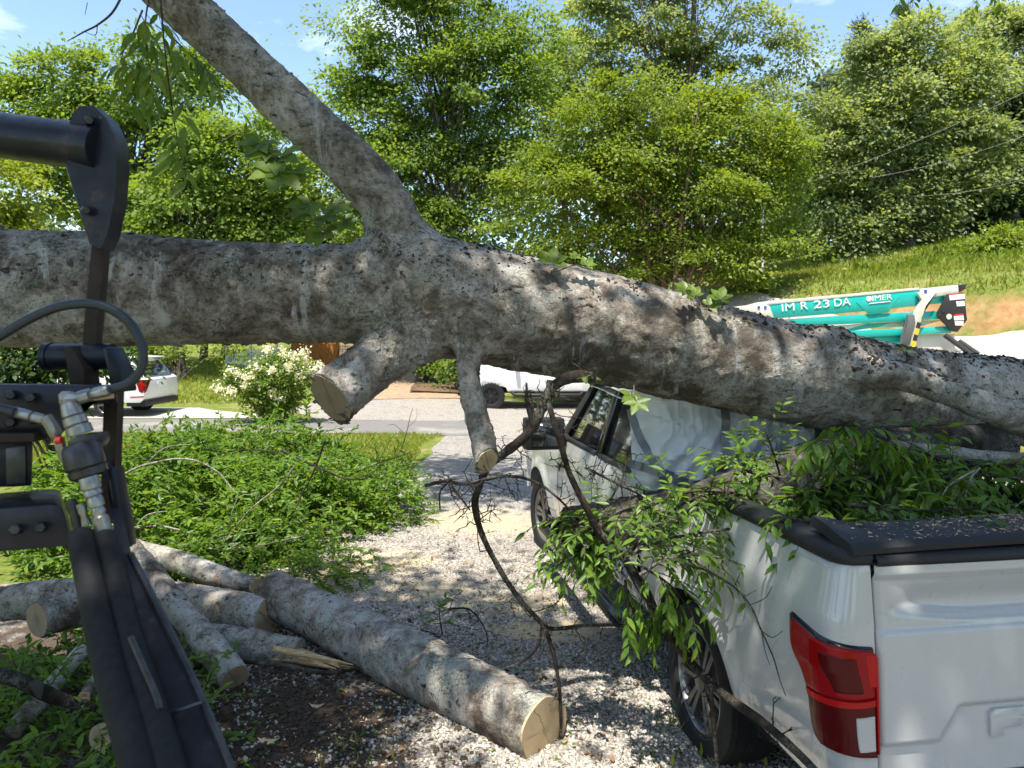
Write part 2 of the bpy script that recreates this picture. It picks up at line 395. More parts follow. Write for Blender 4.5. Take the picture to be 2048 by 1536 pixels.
M['black_gloss'] = plain('black_gloss_trim', (.012, .012, .014), .15, grain=.1)
M['cover'] = plain('charcoal_bed_cover', (.024, .025, .028), .6, spec=.25, grain=.3, gs=200, bump=.2)
M['rubber'] = plain('tyre_rubber', (.016, .016, .017), .7, grain=.3, gs=60, bump=.1, spec=.25)
M['rim'] = plain('grey_alloy', (.19, .19, .19), .38, .8, grain=.1)
M['rim_dark'] = plain('dark_alloy', (.04, .04, .042), .3, .5, grain=.1)
M['chrome'] = plain('chrome', (.55, .55, .56), .12, 1.0, grain=.05)
M['grey_plastic'] = plain('grey_trim', (.12, .12, .125), .5)
def glass(name, tint=(.03, .035, .035), rough=.03, mixf=.72):
    t = NT(name); t.color(tint); t.rough(rough); t.b.inputs['Specular IOR Level'].default_value = .9; t.b.inputs['Coat Weight'].default_value = 1; t.b.inputs['Coat Roughness'].default_value = .02
    tr = t.n('BsdfTransparent'); tr.inputs['Color'].default_value = (.55, .6, .58, 1); mx = t.n('MixShader'); mx.inputs[0].default_value = mixf
    t.l(tr.outputs[0], mx.inputs[1]); t.l(t.b.outputs[0], mx.inputs[2]); t.l(mx.outputs[0], t.out.inputs['Surface']); return t.m
M['glass'] = glass('tinted_glass'); M['glass_dark'] = glass('dark_tinted_glass', (.012, .013, .014), .04, .93)
def lens(name, col, rough=.12, scale=160, emb=.25, grid=True):
    t = NT(name); w = t.n('TexWave'); w.bands_direction = 'Z'; w.inputs['Scale'].default_value = scale; t.l(t.coord(), w.inputs['Vector'])
    t.color(t.ramp(w.outputs[0], [(0, tuple(x * .8 for x in col)), (1, col)])); t.rough(rough)
    t.b.inputs['Coat Weight'].default_value = .22; t.b.inputs['Coat Roughness'].default_value = .02; t.b.inputs['Specular IOR Level'].default_value = .1
    return t.m
M['lens_red'] = lens('red_lens', (.30, .004, .006)); M['lens_dark'] = lens('dark_red_lens', (.085, .003, .004)); M['lens_bright'] = lens('bright_red_reflector', (.48, .008, .008))
M['lens_clear'] = lens('clear_lens', (.55, .53, .52), scale=40)
def plastic_sheet():
    t = NT('translucent_plastic_sheet'); v = t.noise(3, 4)
    t.color((.87, .885, .90)); t.rough(.28); t.b.inputs['Coat Weight'].default_value = .35
    tl = t.n('BsdfTranslucent'); tl.inputs['Color'].default_value = (.75, .77, .8, 1); m1 = t.n('MixShader'); m1.inputs[0].default_value = .2
    t.l(t.b.outputs[0], m1.inputs[1]); t.l(tl.outputs[0], m1.inputs[2])
    tr = t.n('BsdfTransparent'); m2 = t.n('MixShader'); m2.inputs[0].default_value = .96
    t.l(tr.outputs[0], m2.inputs[1]); t.l(m1.outputs[0], m2.inputs[2]); t.l(m2.outputs[0], t.out.inputs['Surface']); return t.m
M['sheet'] = plastic_sheet()
M['tape'] = plain('silver_duct_tape', (.23, .235, .25), .4, .3, grain=.2, gs=90)
def machine_mat():
    t = NT('worn_black_paint'); v = t.noise(9, 6, .7); w = t.noise(30, 5, .7)
    c = t.ramp(v, [(.35, (.007, .008, .014)), (.7, (.016, .018, .030))])
    c = t.mix(t.math('MULTIPLY', t.ramp(v, [(.56, 0), (.66, 1)]), t.ramp(w, [(.45, 0), (.6, .7)])), c, (.085, .05, .032))
    t.color(c); t.rough(t.ramp(w, [(.3, .26), (.7, .5)])); t.b.inputs['Specular IOR Level'].default_value = .28; t.b.inputs['Coat Weight'].default_value = .06; t.bump(w, .15, .004); return t.m
M['machine'] = machine_mat()
M['rust'] = tone('rusty_brown_steel', (.018, .013, .011), (.042, .029, .022), 30, .6, .3, .004)
M['zinc'] = plain('zinc_plated_steel', (.30, .30, .29), .36, .8, grain=.25, gs=50)
M['steel_dark'] = plain('oily_dark_steel', (.055, .056, .062), .35, .6, grain=.3, gs=40)
M['hose'] = plain('blue_black_hose', (.018, .026, .032), .38, grain=.2, gs=60)
M['tan_plate'] = plain('tan_plate', (.45, .33, .17), .6, grain=.2)
M['teal'] = plain('teal_paint', (.010, .42, .38), .35, coat=.4, grain=.06, gs=6)
M['cream'] = plain('cream_paint', (.62, .59, .52), .4, coat=.3, grain=.06, gs=6)
M['white'] = plain('white_print', (.80, .80, .78), .5, grain=.03)
M['yellow'] = plain('yellow_stripe', (.70, .48, .02), .5, grain=.05)
M['red'] = plain('red_print', (.50, .03, .02), .5, grain=.05)
M['green_print'] = plain('green_print', (.02, .32, .12), .5, grain=.1)
M['blue_print'] = plain('blue_print', (.03, .10, .45), .5, grain=.05)
M['blackprint'] = plain('black_stripe', (.02, .02, .02), .5)
M['siding'] = tone('tan_siding', (.36, .29, .19), (.44, .36, .25), 9); M['roof'] = tone('grey_shingles', (.20, .20, .20), (.32, .31, .30), 20)
M['cedar'] = tone('orange_cedar_shakes', (.25, .09, .022), (.44, .19, .05), 12)
M['trim'] = tone('white_painted_wood', (.66, .64, .59), (.78, .76, .71), 12)
M['wire'] = plain('power_cable', (.16, .15, .14), .5)
M['pole'] = tone('grey_pole', (.40, .40, .39), (.6, .6, .58), 10)
M['soil'] = tone('dark_soil', (.035, .024, .017), (.10, .07, .048), 40)
M['wood_chip'] = tone('wood_chips', (.42, .30, .17), (.64, .50, .31), 40)
M['brown_leaf'] = tone('dry_brown_leaf', (.12, .06, .03), (.30, .16, .08), 30)
# ------------------------------------------------------------------ terrain
HU = np.array([-99, 2.65, 3.2, 5.0, 5.5, 6.1, 6.9, 8.5, 14.6, 17, 25, 60]); HZ = np.array([0, 0, 1.55, 1.8, 2.2, 3.0, 3.6, 3.95, 4.8, 5.5, 7, 9.])
def H(x, y):
    x = np.asarray(x, float); y = np.asarray(y, float)
    u = x * .8 + (y - 22) * .6 + .25 * np.sin(x * .7 + 1) * np.cos(y * .5)
    z = np.interp(u, HU, HZ)
    back = np.clip((y - 21.5) * .085, 0, 2.2) * sstep(1.5, -3.5, x)
    zz = np.maximum(z, back)
    lump = .05 * np.sin(x * 1.3 + y * .4) * np.sin(y * 1.1 - x * .3) + .12 * np.sin(x * .31) * np.sin(y * .27 + 1)
    far = sstep(24, 30, y) + sstep(3.2, 5, u)
    near = sstep(1, 4, -x + .2 * y - 1.5) * 0
    return zz + lump * np.clip(far, 0, 1)
xs = np.unique(np.concatenate([np.linspace(-400, -40, 13), np.linspace(-40, -12, 36), np.linspace(-12, 24, 109), np.linspace(24, 50, 24), np.linspace(50, 400, 13)]))
ys = np.unique(np.concatenate([np.linspace(-100, -6, 12), np.linspace(-6, 44, 151), np.linspace(44, 70, 18), np.linspace(70, 700, 16)]))
XX, YY = np.meshgrid(xs, ys, indexing='ij')
mb = MB(); mb.grid(np.stack([XX, YY, H(XX, YY)], -1), flip=True)
gnd = mb.build('ground', M['ground'], smooth=True, kind='structure')

def sheet(name, poly, mat, dz, step=.35, wob=.25, seed=3, kind='structure'):
    """flat sheet draped on the ground, ragged outline"""
    poly = np.array(poly, float); n = len(poly); pts = []
    for k in range(n):
        a, b = poly[k], poly[(k + 1) % n]; m = max(2, int(np.linalg.norm(b - a) / step))
        for q in range(m): pts.append(a + (b - a) * q / m)
    pts = np.array(pts); p3 = np.c_[pts, np.zeros(len(pts))]
    pts = pts + wob * np.c_[fbm(p3, .9, 3, seed), fbm(p3, .9, 3, seed + 9)]
    bm = bmesh.new(); vs = [bm.verts.new((x, y, float(H(x, y)) + dz)) for x, y in pts]
    f = bm.faces.new(vs)
    if f.normal.z < 0 or f.calc_area() and (f.normal_update() or f.normal.z < 0): f.normal_flip()
    bmesh.ops.triangulate(bm, faces=[f]); me = bpy.data.meshes.new(name); bm.to_mesh(me); bm.free(); me.materials.append(mat)
    return link(name, me, kind=kind)
sheet('gravel_drive', [(-4.2, -4), (9, -4), (9, 9), (5.0, 16.2), (-1.4, 16.2), (-1.6, 12), (-2.6, 9), (-4.0, 6)], M['gravel'], .004)
sheet('asphalt_road', [(-30, 16.4), (-12, 16.7), (-3, 16.4), (-.2, 15.9), (-.2, 18.8), (-6, 19.3), (-30, 18.7)], M['asphalt'], .008, wob=.1)
sheet('gravel_yard', [(-.6, 15.6), (3, 15.9), (4.0, 19), (2.6, 24), (-5.5, 24.3), (-6.5, 21.5), (-4.8, 18.95), (-.6, 18.9)], M['gravel_far'], .012, wob=.2)
sheet('concrete_drive', [(-16, 19.2), (-6.6, 19.5), (-6.9, 20.4), (-9.2, 21.9), (-16, 22.3)], M['concrete'], .016, wob=.08)
sheet('lawn', [(-14, 11.5), (-2.7, 12.2), (-2.1, 15.9), (-6, 16.3), (-14, 16.2)], M['lawn'], .006, wob=.55)
# the dirt drive climbing to the house, and the access road behind the lift: draped strips
def strip(name, path, w, mat, dz):
    p = spline(path, 60); t = np.gradient(p, axis=0); nn = nrm(np.c_[-t[:, 1], t[:, 0]])
    k = np.linspace(-1, 1, 9); q = p[:, None] + nn[:, None] * (k[None, :, None] * w / 2)
    q = q + .15 * fbm(np.dstack([q, np.zeros(q.shape[:2])]), 1.2, 3, 4)[..., None] * (np.abs(k) > .9)[None, :, None]
    z = H(q[..., 0], q[..., 1]) + dz
    mb = MB(); mb.grid(np.dstack([q, z]), flip=False); o = mb.build(name, mat, smooth=True, kind='structure')
    if o.data.polygons[0].normal.z < 0: o.data.flip_normals()
    return o
strip('dirt_drive', [(-3.6, 23.3), (-4.2, 26), (-5.3, 30), (-6.0, 34)], 4.0, M['drive'], .05)
strip('access_road', [(16.5, 8), (12.6, 12.5), (10.6, 15.2), (8.2, 19.0), (6.8, 22), (5.5, 26)], 2.0, M['concrete'], .09)
strip('leaf_litter_bank', [(-2.0, 24.6), (-2.2, 27), (-2.6, 31)], 2.6, M['leaf_litter'], .10)

# ------------------------------------------------------------------ leaves
def unit_leaf():
    """folded pointed leaf, base at 0, along +x, length 1"""
    V = np.array([[0, 0, 0], [.30, .23, .05], [.62, .20, .045], [1, 0, -.07], [.62, -.20, .045], [.30, -.23, .05], [.32, 0, -.02], [.64, 0, -.03]])
    F4 = np.array([[6, 1, 2, 7], [5, 6, 7, 4]]); F3 = np.array([[0, 1, 6], [0, 6, 5], [7, 2, 3], [7, 3, 4]])
    F3 = F3[:, ::-1]; F4 = F4[:, ::-1]
    return V, F3[:, ::-1], F4[:, ::-1]
LV, LF3, LF4 = unit_leaf()
SV = np.array([[0, 0, -.02], [.28, .22, .045], [.62, .20, .04], [1, 0, -.07], [.62, -.20, .04], [.28, -.22, .045]]); SF = np.array([[0, 3, 2, 1], [0, 5, 4, 3]])
def frames(A, N):
    A = nrm(A); N = nrm(N - A * np.sum(A * N, -1, keepdims=True)); B = np.cross(N, A); return A, B, N
def add_leaves(mb, pos, A, N, L, rnd, W=1.0, mi=0, full=True):
    A, B, N = frames(A, N); n = len(pos); L = np.broadcast_to(L, (n,))
    T = SV if full == 'mid' else LV if full else np.array([[0, 0, 0], [.42, .30, .06], [1, 0, -.03], [.42, -.30, .06]])
    V = pos[:, None] + L[:, None, None] * (T[None, :, :1] * A[:, None] + W * T[None, :, 1:2] * B[:, None] + T[None, :, 2:] * N[:, None])
    k = len(T); off = (np.arange(n) * k)[:, None, None]; r = np.repeat(rnd, k)
    if full == 'mid': mb.add(V, (SF[None] + off).reshape(-1, 4), mi, r)
    elif full:
        base = mb.n; mb.add(V, (LF4[None] + off).reshape(-1, 4), mi, r); mb.F.append((LF3[None] + off).reshape(-1, 3) + base); mb.M.append(np.full(n * 4, mi))
    else: mb.add(V, (np.array([[0, 3, 2, 1]])[None] + off).reshape(-1, 4), mi, r)

def crown_mesh(blobs, n, size, spread=.46, flat=.36, droop=.15, clump=130, gap=0.0, seed=1, up=1.0, W=1.0, surf=.36):
    """blobs (k,6): centre and radii in metres -> MB of leaves, clump centres"""
    rg = np.random.default_rng(seed); bl = np.asarray(blobs, float)
    w = bl[:, 3] * bl[:, 5]; w = w / w.sum(); nc = max(6, int(n / clump))
    k = rg.choice(len(bl), nc, p=w); d = nrm(rg.normal(size=(nc, 3))); rr = rg.random(nc) ** surf * np.where(rg.random(nc) < .12, 1.18, 1.0)
    C = bl[k, :3] + d * rr[:, None] * bl[k, 3:]
    if gap > 0:
        keep = vnoise(C, .55, seed + 5) > -1 + gap * 1.3; C = C[keep]; d = d[keep]; nc = len(C)
    per = rg.gamma(2.2, 1, nc); per = per / per.sum(); idx = rg.choice(nc, n, p=per)
    sc = spread * (.45 + 1.1 * rg.random(nc) ** 1.5); off = rg.normal(size=(n, 3)) * sc[idx][:, None]
    off[:, 2] *= flat; off[:, 2] -= .12 * np.sum(off[:, :2] ** 2, 1) / max(spread, .1)
    pos = C[idx] + off
    A = nrm(off + .5 * d[idx] + rg.normal(size=(n, 3)) * .35); A[:, 2] -= droop
    N = np.c_[rg.normal(size=(n, 2)) * .6, np.full(n, up * .75)] + .55 * d[idx] + np.array([0, -.25, 0])
    mb = MB(); cr = rg.random(nc)
    add_leaves(mb, pos, A, N, size * (.6 + .8 * rg.random(n)), np.clip(.55 * cr[idx] + .45 * rg.random(n), 0, 1), W, full=False)
    return mb, C

def limbs(mb, trunk, C, n, r0, seed=1, seg=5):
    rg = np.random.default_rng(seed); tr = np.asarray(trunk, float)
    for c in C[rg.choice(len(C), min(n, len(C)), replace=False)]:
        h = np.clip((c[2] - tr[0, 2]) * (.35 + .4 * rg.random()) + tr[0, 2], tr[0, 2] + .25 * (tr[-1, 2] - tr[0, 2]), tr[-1, 2])
        k = int(np.clip(np.searchsorted(tr[:, 2], h), 1, len(tr) - 1)); a = tr[k]
        m = (a + c) / 2 + rg.normal(size=3) * .12 * np.linalg.norm(c - a) * .5; m[2] += .12 * np.linalg.norm(c - a)
        pts = spline([a, m, c], 7); mb.tube(pts, np.linspace(r0 * (.5 + .6 * rg.random()), r0 * .12, 7), seg, False)

def lobes(bl, seed):
    """break each crown mass into smaller boughs of uneven size round it"""
    rg = np.random.default_rng(seed + 900); out = []
    for b in bl:
        px, py, rx, ry = b[:4]; e = tuple(b[4:]); out.append((px, py, rx * .8, ry * .8) + e)
        for k in range(5):
            a = rg.uniform(0, 6.28); q = rg.uniform(.25, .5); out.append((px + math.cos(a) * rx * .82, py + math.sin(a) * ry * .82, rx * q, ry * q * .8, (e[0] if e else 0) + rg.uniform(-1.2, 1.0)))
    return out
def px_blobs(D, bl, deep=.8):
    out = []
    for b in bl:
        px, py, rx, ry = b[:4]; d = D + (b[4] if len(b) > 4 else 0); s = d / FPX; c = P(px, py, d); 
        out.append([*c, rx * s, (rx + ry) / 2 * s * deep, ry * s])
    return out
def tree(name, label, D, blobs, trunk, leaf, n, size, group=None, bark='bark_far', r=.2, nl=40, seed=1, stems=None, cat='tree', **kw):
    """trunk: photo pixels of the trunk from its foot to its top; foot set on the ground"""
    tp = [P(px, py, D) for px, py in trunk]; foot = tp[0].copy(); foot[2] = H(foot[0], foot[1])
    t = thing(name, label, cat, foot, group)
    tp[0] = foot - np.array([0, 0, .15])
    if tp[1][2] < foot[2] + .3: tp[1][2] = foot[2] + .3
    pts = spline(tp, 16); pts = pts + .06 * np.c_[fbm(pts, .5, 2, seed), fbm(pts, .5, 2, seed + 3), np.zeros(16)]
    bl = px_blobs(D, lobes(blobs, seed)); mb, C = crown_mesh(bl, int(n * .92), size * 1.06, seed=seed, **kw)
    tb = MB(); rad = r * np.linspace(1, .25, 16); rad[0] *= 1.35; rad[1] *= 1.1
    tb.tube(pts, rad, 10, False)
    if stems:
        for (sx, sy, sr) in stems:
            e = P(sx, sy, D + RNG.uniform(-1.2, 1.2)); m = foot + (e - foot) * .45 + np.array([0, 0, .25]); q = spline([foot + np.array([RNG.uniform(-.25, .25), RNG.uniform(-.2, .2), -.1]), m, e], 12)
            tb.tube(q, np.linspace(sr, sr * .3, 12), 7, False); limbs(tb, q, C, max(3, nl // 8), sr * .5, seed + int(sx))
    limbs(tb, pts, C, nl, r * .24, seed)
    tb.build('trunk', M[bark], t, smooth=True); mb.build('crown', M[leaf], t, attr=True)
    return t
# ------------------------------------------------------------------ trees and shrubs behind
GB = 'trees beyond the yard'
tree('maple_tree', 'broad green tree with a forked trunk above the white SUV, tallest at far left', 31,
     [(150, 160, 130, 85), (55, 245, 110, 90), (300, 165, 120, 105), (390, 250, 120, 100), (220, 290, 170, 110), (110, 350, 150, 100), (240, 420, 150, 70)],
     [(300, 730), (290, 600), (270, 400), (255, 250), (240, 150)], 'leaf_a', 56000, .17, GB, r=.26, nl=70, seed=11, gap=.08)
tree('maple_tree', 'shaded green tree with sky showing through its limbs, left of the leaning branch', 28,
     [(450, 330, 130, 90), (530, 400, 110, 90), (380, 420, 140, 70), (480, 250, 70, 60), (560, 470, 90, 50), (420, 480, 130, 50)],
     [(358, 735), (354, 640), (352, 480), (360, 340), (400, 240)], 'leaf_a', 38000, .16, GB, r=.24, nl=60, seed=12, gap=.15)
tree('small_tree', 'yellow green small tree cut off by the left photo edge', 24,
     [(10, 390, 70, 80), (-50, 430, 90, 90), (30, 450, 50, 30)], [(-20, 720), (-15, 560), (0, 420)], 'leaf_e', 9000, .14, GB, r=.12, nl=20, seed=13, gap=.2)
tree('background_tree', 'slender tree filling the sky gap between the tall tree and the airy tree', 34,
     [(1130, 150, 80, 90), (1150, 300, 80, 90), (1090, 230, 60, 90), (1180, 20, 60, 70), (1060, 380, 80, 80)], [(1135, 640), (1130, 400), (1135, 60)], 'leaf_a', 15000, .16, GB, r=.2, nl=30, seed=23, gap=.4)
tree('tall_tree', 'tall glossy green tree right of the leaning branch, top beyond the frame', 27,
     [(830, 50, 150, 120), (720, 130, 55, 70), (920, 190, 170, 130), (770, 250, 90, 90), (800, 350, 120, 90), (930, 370, 150, 100), (1010, 90, 90, 130), (880, -120, 130, 120), (690, 210, 30, 60), (850, 450, 140, 50), (740, 400, 60, 90), (980, 280, 80, 80), (860, 280, 110, 90)],
     [(905, 700), (905, 520), (908, 300), (900, 80), (890, -150)], 'leaf_a', 95000, .135, GB, r=.25, nl=90, seed=14, gap=.04)
tree('background_tree', 'paler tree seen through the gap below the leaning branch', 36,
     [(620, 260, 60, 100), (640, 400, 70, 90), (560, 330, 60, 70), (520, 430, 80, 60), (680, 330, 60, 80)], [(620, 700), (620, 500), (620, 260)], 'leaf_b', 17000, .18, GB, r=.2, nl=30, seed=15, gap=.15)
tree('airy_tree', 'tall open crowned tree with sky between its twigs, top centre', 30,
     [(1330, 20, 150, 90), (1470, 40, 110, 80), (1200, 90, 90, 100), (1420, 150, 120, 70), (1560, 90, 50, 70), (1290, 140, 120, 90), (1150, 180, 90, 120), (1380, -110, 190, 90), (1500, 200, 70, 60)],
     [(1366, 590), (1364, 430), (1368, 250), (1385, 100), (1390, -120)], 'leaf_c', 44000, .15, GB, r=.28, nl=70, seed=16, gap=.32)
# crape myrtle on the bank
tree('crape_myrtle', 'spreading yellow green tree with many reddish stems, centre right', 23,
     [(1330, 215, 170, 80), (1200, 265, 110, 70), (1470, 250, 120, 80), (1100, 360, 90, 55), (1240, 370, 150, 85), (1430, 380, 160, 100), (1030, 432, 85, 28), (1180, 478, 160, 45), (1500, 470, 110, 55), (1340, 310, 190, 100),
      (1120, 490, 120, 34), (1370, 500, 150, 40), (1570, 350, 55, 90), (1545, 300, 50, 60), (1080, 300, 60, 50), (1480, 560, 90, 18), (1250, 535, 120, 30), (1420, 540, 110, 28), (1330, 450, 150, 50), (1160, 545, 80, 24)],
     [(1330, 600), (1325, 520), (1300, 400), (1310, 260)], 'leaf_b', 112000, .105, GB, 'bark_red', .13, 70, seed=17, spread=.34, flat=.38, gap=.14,
     stems=[(1180, 300, .08), (1240, 220, .09), (1400, 200, .09), (1480, 260, .08), (1540, 320, .07), (1120, 400, .07), (1260, 330, .08), (1440, 420, .07)])
tree('sage_tree', 'large sage green tree with pale leaves above the grassy bank, right', 31,
     [(1760, 150, 75, 95), (1840, 110, 80, 70), (1700, 270, 75, 85), (1800, 270, 120, 110), (1900, 230, 100, 110), (1720, 400, 100, 70), (1850, 400, 110, 60), (1660, 350, 45, 80), (1930, 130, 60, 80), (1740, 470, 90, 30), (1930, 360, 90, 70)],
     [(1818, 530), (1814, 430), (1810, 300), (1830, 140)], 'leaf_c', 80000, .16, GB, r=.26, nl=70, seed=18, gap=.12)
tree('sage_tree', 'rounded pale tree crown at the top right corner', 36,
     [(1990, 70, 90, 60), (2070, 60, 90, 80), (1940, 120, 60, 70), (2010, 190, 90, 80), (2060, 300, 80, 90), (1980, 400, 80, 50)], [(2010, 520), (2010, 380), (2010, 100)], 'leaf_c', 34000, .18, GB, r=.24, nl=30, seed=19, gap=.1)
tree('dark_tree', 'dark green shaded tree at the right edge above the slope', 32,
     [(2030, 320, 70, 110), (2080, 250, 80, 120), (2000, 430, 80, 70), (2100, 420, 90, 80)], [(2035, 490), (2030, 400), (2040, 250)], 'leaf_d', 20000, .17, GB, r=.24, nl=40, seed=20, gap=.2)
def pine(label, D, px, top, base, wpx, seed, n=7000):
    foot = P(px, base, D); foot[2] = H(foot[0], foot[1]); t = thing('pine_tree', label, 'tree', foot, GB)
    apex = P(px, top, D); tb = MB(); tb.tube([foot - [0, 0, .2], apex], [.2, .03], 8, False); mb = MB(); rg = np.random.default_rng(seed)
    hh = apex[2] - foot[2]
    for k in range(46):
        f = .35 + .65 * k / 46; z = foot[2] + f * hh; a = rg.random() * 6.28; L = wpx * D / FPX * (1.05 - f) * 1.6 * (.6 + .6 * rg.random()) + .25
        b = np.array([foot[0], foot[1], z]); e = b + np.array([math.cos(a) * L, math.sin(a) * L, .25 * L]); tb.tube([b, (b + e) / 2 + [0, 0, -.05], e], [.035, .02, .01], 5, False)
        m = n // 46; s = rg.random(m) ** .6; c = b + (e - b) * s[:, None] + rg.normal(size=(m, 3)) * .16
        A = nrm(e - b) + rg.normal(size=(m, 3)) * .8; A[:, 2] += .4; add_leaves(mb, c, A, rg.normal(size=(m, 3)), .34 * (.7 + .6 * rg.random(m)), rg.random(m), .22, full=False)
    tb.build('trunk', M['bark_far'], t, smooth=True); mb.build('crown', M['needle'], t, attr=True)
pine('tall pine with its top against the blue gap, nearer the sage tree', 42, 1712, 40, 520, 46, 31)
pine('shorter feathery pine in the blue gap between the crowns', 45, 1645, 150, 520, 50, 32)
pine('pine tip showing above the sage tree at the top', 44, 1800, 10, 520, 40, 33)
tree('background_tree', 'deep green tree filling the gap right of the yellow green tree', 36,
     [(1620, 300, 55, 70), (1630, 420, 80, 90), (1690, 470, 90, 60), (1580, 440, 60, 80)], [(1625, 545), (1625, 450), (1625, 300)], 'leaf_a', 17000, .18, GB, r=.2, nl=30, seed=21, gap=.1)
# the wood behind the bank: thin trunks in the shade
rg = np.random.default_rng(40)
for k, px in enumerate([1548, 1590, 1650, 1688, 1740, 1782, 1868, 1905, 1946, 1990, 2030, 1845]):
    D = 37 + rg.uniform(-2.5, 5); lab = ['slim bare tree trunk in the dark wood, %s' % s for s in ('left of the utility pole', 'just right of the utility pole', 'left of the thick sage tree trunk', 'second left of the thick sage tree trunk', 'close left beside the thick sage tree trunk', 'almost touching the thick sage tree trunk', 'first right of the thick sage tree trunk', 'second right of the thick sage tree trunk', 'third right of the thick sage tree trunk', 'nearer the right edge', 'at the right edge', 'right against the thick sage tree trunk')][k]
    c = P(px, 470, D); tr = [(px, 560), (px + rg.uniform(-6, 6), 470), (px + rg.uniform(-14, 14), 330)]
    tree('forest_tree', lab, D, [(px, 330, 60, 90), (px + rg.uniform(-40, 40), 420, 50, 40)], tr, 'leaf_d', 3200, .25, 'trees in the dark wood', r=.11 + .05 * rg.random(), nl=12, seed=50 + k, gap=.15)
# far wood behind everything, one mass
n = 36000; rg = np.random.default_rng(77); a = rg.uniform(-1.15, 1.15, n); Rr = 58 + rg.uniform(0, 12, n)
pos = np.c_[np.sin(a) * Rr, np.cos(a) * Rr, np.zeros(n)]; hgt = 8.5 + 3.5 * fbm(np.c_[np.sin(a) * 20, np.cos(a) * 20, a * 0], .35, 4, 8) + sstep(0, .5, a) * 5
pos[:, 2] = H(pos[:, 0], pos[:, 1]) + rg.random(n) ** .8 * hgt
mb = MB(); add_leaves(mb, pos, rg.normal(size=(n, 3)), np.c_[rg.normal(size=(n, 2)) * .6 - [0, .4], np.ones(n)], .62 * (.6 + .8 * rg.random(n)), rg.random(n), 1.0, full=False)
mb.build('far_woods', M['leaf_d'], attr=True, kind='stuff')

def bush(name, label, D, blobs, leaf, n, size, seed, group=None, full=False, spread=.16, **kw):
    bl = px_blobs(D, blobs); c = np.mean(bl, 0); foot = np.array([c[0], c[1], H(c[0], c[1])])
    t = thing(name, label, 'shrub', foot, group); mb, C = crown_mesh(bl, n, size, seed=seed, spread=spread, clump=40, **kw)
    tb = MB()
    for q in C[::max(1, len(C) // 26)]: tb.tube(spline([foot + RNG.normal(size=3) * [.08, .08, 0], (foot + q) / 2 + [0, 0, .1], q], 7), np.linspace(.018, .006, 7), 5, False)
    tb.build('stem', M['bark_far'], t, smooth=True); mb.build('foliage', M[leaf], t, attr=True); return t, C
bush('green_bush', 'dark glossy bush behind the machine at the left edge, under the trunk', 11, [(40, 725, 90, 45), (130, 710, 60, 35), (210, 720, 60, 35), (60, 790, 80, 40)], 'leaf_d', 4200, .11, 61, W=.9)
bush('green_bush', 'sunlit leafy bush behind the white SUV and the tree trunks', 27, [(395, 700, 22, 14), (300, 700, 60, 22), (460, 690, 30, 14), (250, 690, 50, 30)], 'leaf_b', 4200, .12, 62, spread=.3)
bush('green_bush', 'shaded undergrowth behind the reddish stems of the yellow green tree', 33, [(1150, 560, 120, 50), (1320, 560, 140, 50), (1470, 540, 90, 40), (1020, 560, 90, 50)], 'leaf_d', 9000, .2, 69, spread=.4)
bush('green_bush', 'low green bush on the brown bank, left one above the short stub', 27, [(860, 725, 34, 22), (835, 715, 22, 16)], 'leaf_a', 2600, .11, 63, spread=.25)
bush('green_bush', 'low green bush on the brown bank, right one by the hanging stub', 25.5, [(905, 742, 26, 20), (935, 720, 30, 25)], 'leaf_a', 2600, .11, 64, spread=.25)
bush('green_bush', 'weedy bush at the top of the grassy slope by the right edge', 26, [(2010, 475, 40, 20), (1960, 490, 30, 14)], 'leaf_b', 3000, .12, 65, spread=.3)
bush('green_bush', 'weedy bush at the edge of the dark wood beside the thick sage tree trunk', 28.5, [(1870, 515, 40, 16), (1900, 505, 30, 14)], 'leaf_b', 2600, .12, 66, spread=.3)
# white flowering crape myrtle
ft, fc = bush('flowering_shrub', 'round shrub covered in white flower clusters beside the grey road', 18.6,
     [(540, 770, 66, 42), (500, 745, 50, 32), (592, 745, 44, 40), (540, 812, 62, 22), (560, 722, 44, 22), (470, 768, 24, 14)], 'leaf_a', 9500, .085, 67, spread=.15)
rg = np.random.default_rng(68)
for (px, py, s) in ((478, 750, 14), (512, 735, 17), (500, 752, 12), (612, 722, 13), (622, 742, 15), (598, 752, 12), (548, 788, 10), (490, 772, 11), (462, 782, 12), (436, 777, 13), (534, 702, 10), (566, 706, 12), (588, 712, 13), (520, 768, 10), (562, 792, 11), (545, 740, 10), (606, 704, 11), (578, 735, 9), (458, 744, 10), (640, 731, 9)):
    mb = MB(); c = P(px, py, 18.6 - rg.uniform(.25, .75)); s = s * 18.6 / FPX; m = 90; d = rg.normal(size=(m, 3)) * s * .46
    add_leaves(mb, c + d, rg.normal(size=(m, 3)), rg.normal(size=(m, 3)) + [0, -.5, .8], .055 * (.7 + .6 * rg.random(m)), rg.random(m), 1.3, full=False)
    mb.build('flower_cluster', M['blossom'], ft, attr=True, kind='stuff')

